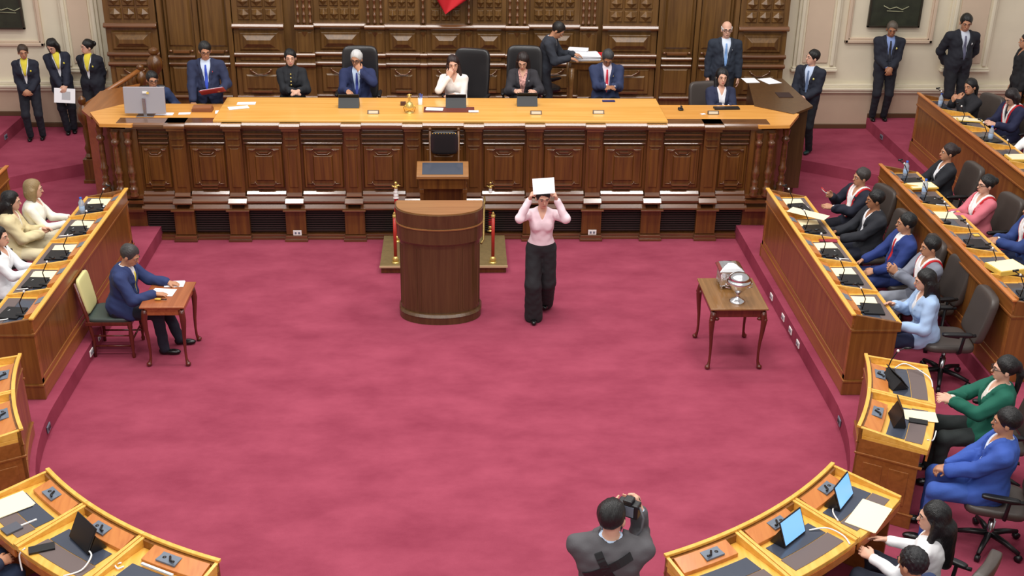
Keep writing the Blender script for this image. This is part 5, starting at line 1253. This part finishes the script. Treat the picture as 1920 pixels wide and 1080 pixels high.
MB().tube([(-.05, .01, .0), (-.02, .04, .028), (.03, .03, .03), (.06, 0, .015)], .006, 8).build('red_loop', REDC, t)

# ---------------------------------------------------------------- chairs under the seated people
def seat_for(key, src, label, back=.05, s=.95, off=(0, 0), turn=0):
    r = PEOPLE[key][0]; a = r.rotation_euler[2]+math.pi/2
    x = r.location[0]-back*math.cos(a)+off[0]; y = r.location[1]-back*math.sin(a)+off[1]
    return dup(src, (x, y, r.location[2]), r.rotation_euler[2]+rad(turn), label, s=s)
seat_for('p1', CH_B, 'black office chair hidden behind the monitor desk')
seat_for('p4', CH_H, 'high-backed black chair behind the grey-haired man')
seat_for('p5', CH_H, 'high-backed dark chair rising beside the wavy-haired woman', off=(.17, .12), turn=-14)
seat_for('p6', CH_H, 'high-backed black chair behind the woman in the floral blouse', off=(.02, .08))
seat_for('p10', CH_G, 'grey office chair behind the woman in navy on the podium', off=(-.08, .08), turn=10)
t = dup(CH_B, (1.22, 17.25, PM), rad(-60), 'black office chair pushed against the panelling behind the clerk', s=.95)
for k, l in (('l1', 'black chair under the woman in cream'), ('l2', 'black chair under the woman in beige'), ('l3', 'black chair with armrest at the left frame edge')): seat_for(k, CH_B, l)
for k, l in (('a1', 'grey chair in the far place of the right bench'), ('a2', 'grey chair behind the man in the open white shirt'), ('a3', 'grey chair under the man in royal blue'), ('a4', 'grey chair behind the clapping man'), ('b1', 'grey chair behind the woman in black suit'), ('b2', 'grey chair behind the woman in pink'), ('b3', 'grey chair at the right frame edge, middle row'), ('c1', 'grey chair behind the woman resting her chin'), ('c2', 'grey chair behind the person with bowed head'), ('c3', 'grey chair of the white-sleeved person'), ('d1', 'grey chair with curved arm under the woman in green'), ('d2', 'grey chair under the man in bright blue'), ('d3', 'grey chair of the woman with very long hair'), ('d4', 'grey chair of the curly-haired person'), ('e1', 'grey chair in the bottom left corner')):
    seat_for(k, CH_G, l, back=.07)
seat_for('a5', CH_G, 'large grey leather chair with wide back behind the woman in light blue', back=.16, off=(.06, 0), s=1.0)
for c in list(CH_B.children):
    if c.name.startswith('armrest') or c.name.startswith('backrest'): bpy.data.objects.remove(c)
seat_for('p3', CH_B, 'armless black chair under the woman with gold buttons'); seat_for('p8', CH_B, 'armless black chair under the man with the red tie')
for o in (CH_B, CH_G, CH_H):
    for c in list(o.children): bpy.data.objects.remove(c)
    bpy.data.objects.remove(o)

# ---------------------------------------------------------------- things on the podium
ZA, ZS = 1.626, 1.593
def P_(px, py, z): q = at(px, py, z=z); return (float(q[0]), float(q[1]), z)
q = P_(273, 218, ZS)
t = thing('computer_monitor', (q[0], q[1]+.02, ZS), 'silver computer monitor seen from behind on the left of the rostrum', 'monitor')
m = WB(t); x, y = t.location[:2]
m.cb((x, y+.02, ZS+.20), (.52, .03, .34), rx=rad(-8)); m.build('monitor_back', mat('brushed_silver_plastic', (176, 172, 178), .35, metal=.3), t, bevel=.008)
m = WB(t); m.cb((x, y+.04, ZS+.20), (.49, .004, .31), rx=rad(-8)); m.build('screen', BLUEDARK, t)
m = WB(t); m.box(x-.02, x+.02, y-.03, y-.005, ZS+.01, ZS+.24); m.box(x-.11, x+.11, y-.07, y+.09, ZS, ZS+.012); m.build('stand', CHROME, t, bevel=.004)
m = WB(t); m.cb((x+.02, y-.004, ZS+.31), (.06, .004, .03), rz=.0, rx=rad(-8)); m.build('sticker', WHITEP, t)
m = WB(t); m.cb((x+.055, y-.006, ZS+.30), (.03, .004, .025), rx=rad(-8)); m.build('yellow_sticker', YELLOWF, t)
papers('white sheets in front of the monitor', P_(300, 214, ZS), (.34, .10), 0, 2)
papers('small white note between the monitor and the books', P_(346, 213, ZS), (.15, .09), .1, 1)
q = P_(380, 208, ZS); t = thing('book_stack', q, 'two brown books stacked before the standing man', 'books')
MB().box(-.13, .13, -.06, .08, 0, .035).build('book', mat('brown_book', (128, 76, 48), .5), t, bevel=.003)
MB().cb((.0, .01, .05), (.24, .13, .028), rz=.05).build('book', mat('tan_book', (150, 96, 62), .5), t, bevel=.003)
papers('loose sheet fan, lowest, left end of the amber table', P_(428, 210, ZS), (.32, .12), .12, 3)
papers('loose sheets in the middle of the fan left of the amber table', P_(447, 202, ZA), (.26, .13), .3, 2)
papers('loose sheet at the back of the fan on the amber table', P_(462, 194, ZA), (.24, .13), .05, 1)
for px_, lab in ((655, 'black tablet on its stand before the grey-haired man'), (855, 'black tablet on its stand before the wavy-haired woman'), (988, 'black tablet on its stand before the woman in the floral blouse')):
    q = P_(px_, 199 if px_ < 980 else 196, ZA); t = tablet(lab, (q[0], q[1]+.05, ZA), 90, .27, .19, 58)
papers('dark red desk mat with papers before the wavy-haired woman', P_(842, 206, ZA), (.66, .24), 0, 1, mat('dark_red_mat', (110, 50, 40), .4), 'desk_blotter', 'mat', .003)
q = P_(815, 205, ZA+.006); papers('open notebook with dark writing beside the bell', q, (.22, .12), -.08, 2)
papers('white note by the right edge of the dark red mat', P_(888, 209, ZA+.006), (.13, .09), 0, 1)
def plate(label, px_, py_, z=ZA):
    q = P_(px_, py_, z); t = thing('name_plate', q, label, 'name plate')
    m = MB(); m.extx([(-.025, 0), (.025, 0), (.01, .045), (0, .045)], -.075, .075); m.build('plate_block', LECT, t, bevel=.002)
    m = MB(); m.add([(-.06, -.0225, .008), (.06, -.0225, .008), (.06, -.0055, .039), (-.06, -.0055, .039)], [(0, 1, 2, 3)]); m.build('plate_face', mat('brushed_plate', (200, 186, 160), .35), t)
for px_, py_, l in ((700, 213, 'name plate right of the grey-haired man\'s tablet'), (1005, 214, 'name plate before the woman in the floral blouse'), (1122, 213, 'name plate before the man with the red tie')): plate(l, px_, py_)
plate('name plate before the woman in navy', 1337, 214, ZS)
papers('crumpled white note beside the podium name plate', P_(1318, 214, ZS), (.06, .05), .4, 2)
papers('black folder under the hands of the woman in navy', P_(1362, 204, ZS), (.34, .10), .05, 1, BLACKP, 'black_folder', 'folder', .02)
q = P_(1276, 206, ZS); mic('tiny black microphone base alone on the right side top', q, 90, .06, .02)
papers('phone under the folded hands of the man with the red tie', P_(1141, 190, ZA), (.17, .07), 0, 1, mat('dark_blue_phone', (50, 50, 100), .3), 'phone', 'phone', .01)
q = P_(768, 212, ZA); t = thing('table_bell', q, 'gilt table bell with tall figure handle on the amber table', 'bell')
MB().lathe([(.05, 0), (.052, .012), (.02, .02), (.018, .04), (.05, .05), (.058, .07), (.05, .11), (.035, .14), (.012, .15), (.018, .17), (.014, .19), (.022, .21), (.012, .235), (.003, .25)], n=20).build('bell_body', GOLD, t)
MB().tube([(-.05, 0, .11), (-.075, 0, .07), (-.06, 0, .02)], .006, 6).build('side_scroll', BRASS, t); MB().tube([(.05, 0, .11), (.075, 0, .07), (.06, 0, .02)], .006, 6).build('side_scroll', BRASS, t)
MB().tube([(-.03, 0, .235), (0, 0, .25), (.03, 0, .24)], .006, 6).build('top_figure', GOLD, t)
q = P_(788, 196, ZA); t = thing('pen_holder', q, 'white pen cup with blue pens beside the bell', 'pen cup')
MB().lathe([(.028, 0), (.03, .09), (.026, .09), (.025, .01)], n=14).build('cup', WHITEP, t)
for k, (a, b) in enumerate(((-.01, .01), (.012, -.006), (.0, .012))): MB().tube([(a, b, .02), (a*2.2, b*2, .145)], .005, 6).build('pen', BLUECAP if k else BLACKP, t)
papers('dark small box left of the table bell', P_(756, 197, ZA), (.07, .06), .0, 1, mat('dark_brown_box', (80, 48, 40), .4), 'small_box', 'box', .04)
papers('left white sheet on the right return counter', P_(1407, 151, 1.60), (.20, .26), .1, 1)
papers('right white sheet on the right return counter', P_(1443, 152, 1.60), (.22, .30), .35, 1)
# clerk's table with papers
q = at(1098, 108, z=PM+.93); X0 = float(at(1068, 116, z=PM+.93)[0])
t = thing('clerk_table', (q[0], 17.1, PM), 'wooden clerk table piled with papers against the panelling', 'table')
x0, x1, y0, y1 = X0, X0+.62, float(q[1])-.22, float(q[1])+.22
m = WB(t); m.box(x0, x1, y0, y1, PM+.90, PM+.93); m.build('table_top', TABLEB, t, bevel=.005)
m = WB(t); m.box(x0+.03, x1-.03, y0+.03, y1-.03, PM+.80, PM+.90); m.build('apron', DARK, t)
for x in (x0+.04, x1-.04):
    for y in (y0+.04, y1-.04): m = WB(t); m.tube([(x, y, PM), (x, y, PM+.3), (x, y, PM+.6), (x, y, PM+.82)], [.02, .025, .04, .045], 8); m.build('leg', TABLEB, t)
zt2 = PM+.93
papers('large white paper pile on the clerk table', (x0+.24, y0+.16, zt2), (.40, .30), .1, 34)
papers('second white paper pile further along the clerk table', (x0+.16, y0+.38, zt2), (.28, .2), -.2, 44)
papers('red folder on the clerk table', (x0+.42, y0+.38, zt2), (.20, .10), -.1, 1, REDC, 'red_folder', 'folder', .03)

# ---------------------------------------------------------------- things on the benches
def on(px, py, z): q = at(px, py, z=z); return (float(q[0]), float(q[1]), z+.008)
def desk_set(name, X, sg, Y0, w_, n, zd, zf, names):
    for k in range(n):
        yc = Y0+(k+.5)*w_; l = names[k]
        if l is None: continue
        if 'p' in l[0]: papers('cream sheet at '+l[1], (X+sg*.28, yc+.14, zd+.006), (.24, .20), .08*((k % 3)-1), 2, CREAMP)
        if 'w' in l[0]: papers('white sheet at '+l[1], (X+sg*.30, yc+.05, zd+.006), (.20, .26), .2, 1)
        if 'm' in l[0]: mic('microphone at '+l[1], (X+sg*.20, yc-.10, zd+.008), 0 if sg < 0 else 180, .30, -.14)
        if 't' in l[0]: papers('dark tilted tablet at '+l[1], (X+sg*.30, yc-.06, zd+.008), (.20, .24), .06*(k-2), 1, BLACKP, 'flat_tablet', 'tablet', .014)
        if 'c' in l[0]: cable('white cable at '+l[1], [(X+sg*.34, yc, zd+.02), (X+sg*.38, yc-.08, zd+.012), (X+sg*.30, yc-.18, zd+.014), (X+sg*.44, yc-.22, zd+.012)])
desk_set('r1', 3.78, 1, 10.08, .696, 5, ZD1, T1, [('pmt', 'the place before the woman in light blue'), ('pmt', 'the place before the clapping man'), ('pmtc', 'the place before the man in royal blue'), ('pmt', 'the place before the open-shirted man'), ('pwmt', 'the far place of the right bench')])
desk_set('r2', 5.29, 1, 10.0, .658, 6, ZD2, T2, [('mt', 'the near end of the middle right row'), ('m', 'the second place of the middle right row'), ('mt', 'the place before the man at the frame edge'), ('pm', 'the place before the woman in pink'), ('mtc', 'the place between pink and black suits'), ('mt', 'the far end of the middle right row')])
desk_set('r3', 6.70, 1, 9.9, .744, 9, ZD3, T3, [None, None, None, None, ('m', 'the uppermost row near the frame edge'), ('mt', 'the uppermost row before the white sleeves'), ('mt', 'the uppermost row before the bowed head'), ('pm', 'the uppermost row before the resting woman'), ('m', 'the far end of the uppermost row')])
desk_set('l1', -4.0, -1, 10.12, .70, 5, ZDL, T1, [('mtc', 'the near end of the left bench'), ('pmtc', 'the second place of the left bench'), ('pmt', 'the middle place of the left bench'), ('pmtc', 'the place before the woman in beige'), ('pwmt', 'the place before the woman in cream')])
papers('long cream folder lying across the crest of the right bench', on(1515, 402, ZD1+.10), (.18, .46), .9, 1, CREAMP)
for px, py, z, l in ((155, 400, ZDL, 'bottle on the left bench near the woman in cream'), (1697, 330, ZD2, 'bottle at the far end of the middle right row'), (1732, 365, ZD2, 'bottle beside the yellow folder of the middle right row'), (1762, 200, ZD3, 'bottle at the far end of the uppermost row'), (1856, 263, ZD3, 'bottle in front of the person with bowed head')):
    bottle('clear water '+l, on(px, py, z))
def folder(label, c, size, rz, rx=0):
    t = thing('yellow_folder', c, label, 'folder', rz)
    MB().cb((0, 0, size[2]/2+.004), size, rx=rx).build('folder_cover', YELLOWF, t, bevel=.003); MB().cb((0, .0, size[2]+.006), (size[0]*.92, size[1]*.92, .003), rx=rx).build('folder_page', CREAMP, t)
folder('yellow folder standing by the bottle of the middle right row', on(1728, 352, ZD2+.02), (.34, .20, .02), .1)
folder('thick yellow folder near the man at the frame edge', on(1886, 508, ZD2+.05), (.34, .26, .05), .25)
folder('yellow folder in the uppermost row by the right frame edge', on(1908, 300, ZD3+.03), (.26, .22, .03), .0)
folder('thin yellow folder between two microphones in the uppermost row', on(1818, 228, ZD3), (.34, .14, .015), -.2)
papers('red pamphlet resting on the desk before the open-shirted man', on(1552, 452, ZD1), (.20, .10), -.2, 1, mat('red_pamphlet', (150, 40, 60), .6), 'pamphlet', 'pamphlet', .008)
papers('pink paper slip against the thick yellow folder', on(1860, 500, ZD2), (.06, .22), -.5, 1, mat('pink_paper', (232, 160, 200), .7))
papers('small yellow sticky pad before the woman in pink', on(1830, 443, ZD2), (.06, .06), 0, 1, YELLOWF, 'sticky_pad', 'pad', .01)
# ring desks
def ringp(a, r, z): return (CX+r*math.cos(rad(a)), CY+r*math.sin(rad(a)), z)
ZR = .945
tablet('bright pale blue tablet screen right of the cream paper sheet', ringp(-44.2, 4.13, ZR), -38, .27, .19, 68, BLUESCR, name='lit_tablet')
tablet('lit tablet on the middle wedge desk right of the photographer', ringp(-53.4, 4.13, ZR), -47, .27, .19, 68, BLUESCR, name='lit_tablet')
tablet('deep blue tablet seen edge-on beside the green-jacketed woman\'s desk', ringp(-24.6, 4.16, ZR), -8, .24, .18, 74, BLUEDARK, name='lit_tablet')
tablet('black tablet leaning on the upper wedge desk at the right', ringp(-15.2, 4.14, ZR), 10, .24, .16, 50)
mic('white-jointed microphone on the upper wedge desk at the right', ringp(-12.6, 4.05, ZR), 160, .26, .1)
papers('large cream sheet behind the lit tablet on the wedge desk', ringp(-44.6, 4.32, ZR), (.22, .36), rad(-38), 2, CREAMP)
papers('white sheet at the edge of the small blue screen\'s desk', ringp(-22.6, 4.29, ZR), (.26, .16), rad(-14), 2, CREAMP)
papers('black phone beside the deep blue tablet', ringp(-24.0, 4.28, ZR), (.15, .07), rad(-20), 1, BLACKP, 'phone', 'phone', .01)
cable('white cable on the desk with the cream sheet', [ringp(-42.0, 4.09, ZR+.006), ringp(-43.5, 4.07, ZR+.01), ringp(-46.3, 4.1, ZR+.01), ringp(-47.6, 4.2, ZR+.01)])
cable('white cable looping over the middle wedge desk edge', [ringp(-51.0, 4.12, ZR+.006), ringp(-49.6, 4.2, ZR+.02), ringp(-49.3, 4.32, ZR+.01), ringp(-49.8, 4.40, ZR+.0)])
cable('white cable hanging from the upper wedge desk', [ringp(-12.0, 4.1, ZR+.02), ringp(-11.4, 4.2, ZR+.05), ringp(-13.4, 4.38, ZR+.02), ringp(-15.5, 4.40, ZR+.006)])
cable('white cable beside the deep blue tablet', [ringp(-27.5, 4.38, ZR+.004), ringp(-26.5, 4.42, ZR-.03), ringp(-24.5, 4.43, ZR-.03)])
tablet('black tablet in a wrinkled cover on the left wedge desk', ringp(232.2, 4.14, ZR), 222, .28, .19, 62)
papers('large cream sheet on the left wedge desk', ringp(221.2, 4.25, ZR), (.34, .22), rad(41), 3, CREAMP, th=.003)
papers('dark grey notebook on the desk with the large cream sheet', ringp(225.0, 4.33, ZR), (.12, .10), rad(45), 1, mat('grey_notebook', (84, 86, 96), .5), 'notebook', 'notebook', .012)
papers('white pen strip across the dark panel, left wedge desk', ringp(225.2, 4.235, ZR), (.012, .16), rad(40+90), 1, WHITEP, 'pen', 'pen', .008)
papers('black phone lying beside the wrinkled black tablet', ringp(229.8, 4.31, ZR), (.17, .08), rad(20), 1, BLACKP, 'phone', 'phone', .012)
papers('dark flat tablet with a white edge on the bottom left wedge desk', ringp(241.0, 4.16, ZR), (.26, .17), rad(241-270), 1, SCREENG, 'flat_tablet', 'tablet', .01)
papers('white pen above the flat tablet', ringp(241.4, 4.045, ZR+.01), (.27, .018), rad(241-270), 1, WHITEP, 'pen', 'pen', .012)
cable('white cable beside the wrinkled black tablet', [ringp(234.0, 4.15, ZR+.03), ringp(235.2, 4.2, ZR+.05), ringp(235.4, 4.3, ZR+.01), ringp(234.6, 4.4, ZR+.0)])
cable('white cable hanging over the desk edge below the phone', [ringp(228.6, 4.38, ZR+.005), ringp(228.4, 4.42, ZR-.04), ringp(228.9, 4.44, ZR-.14)])
cable('small white ring of cable beside the flat tablet', [ringp(237.6, 4.1, ZR+.006), ringp(237.4, 4.14, ZR+.01), ringp(238.0, 4.16, ZR+.01), ringp(238.2, 4.12, ZR+.006)])
# papers on the two small tables
papers('upper white sheets under the secretary\'s far hand', at(328, 533, z=.701), (.20, .14), .05, 3)
papers('lower white sheets in front of the seated secretary', at(305, 549, z=.701), (.24, .16), -.12, 3)
t = thing('yellow_marker', tuple(map(float, at(296, 561, z=.715))), 'yellow capped marker near the secretary\'s hand', 'marker')
MB().tube([(-.03, 0, 0), (.03, .0, 0)], .012, 10).build('marker_body', YELLOWF, t); MB().tube([(.03, 0, 0), (.09, .0, 0)], .006, 8).build('marker_tip', BLACKP, t)
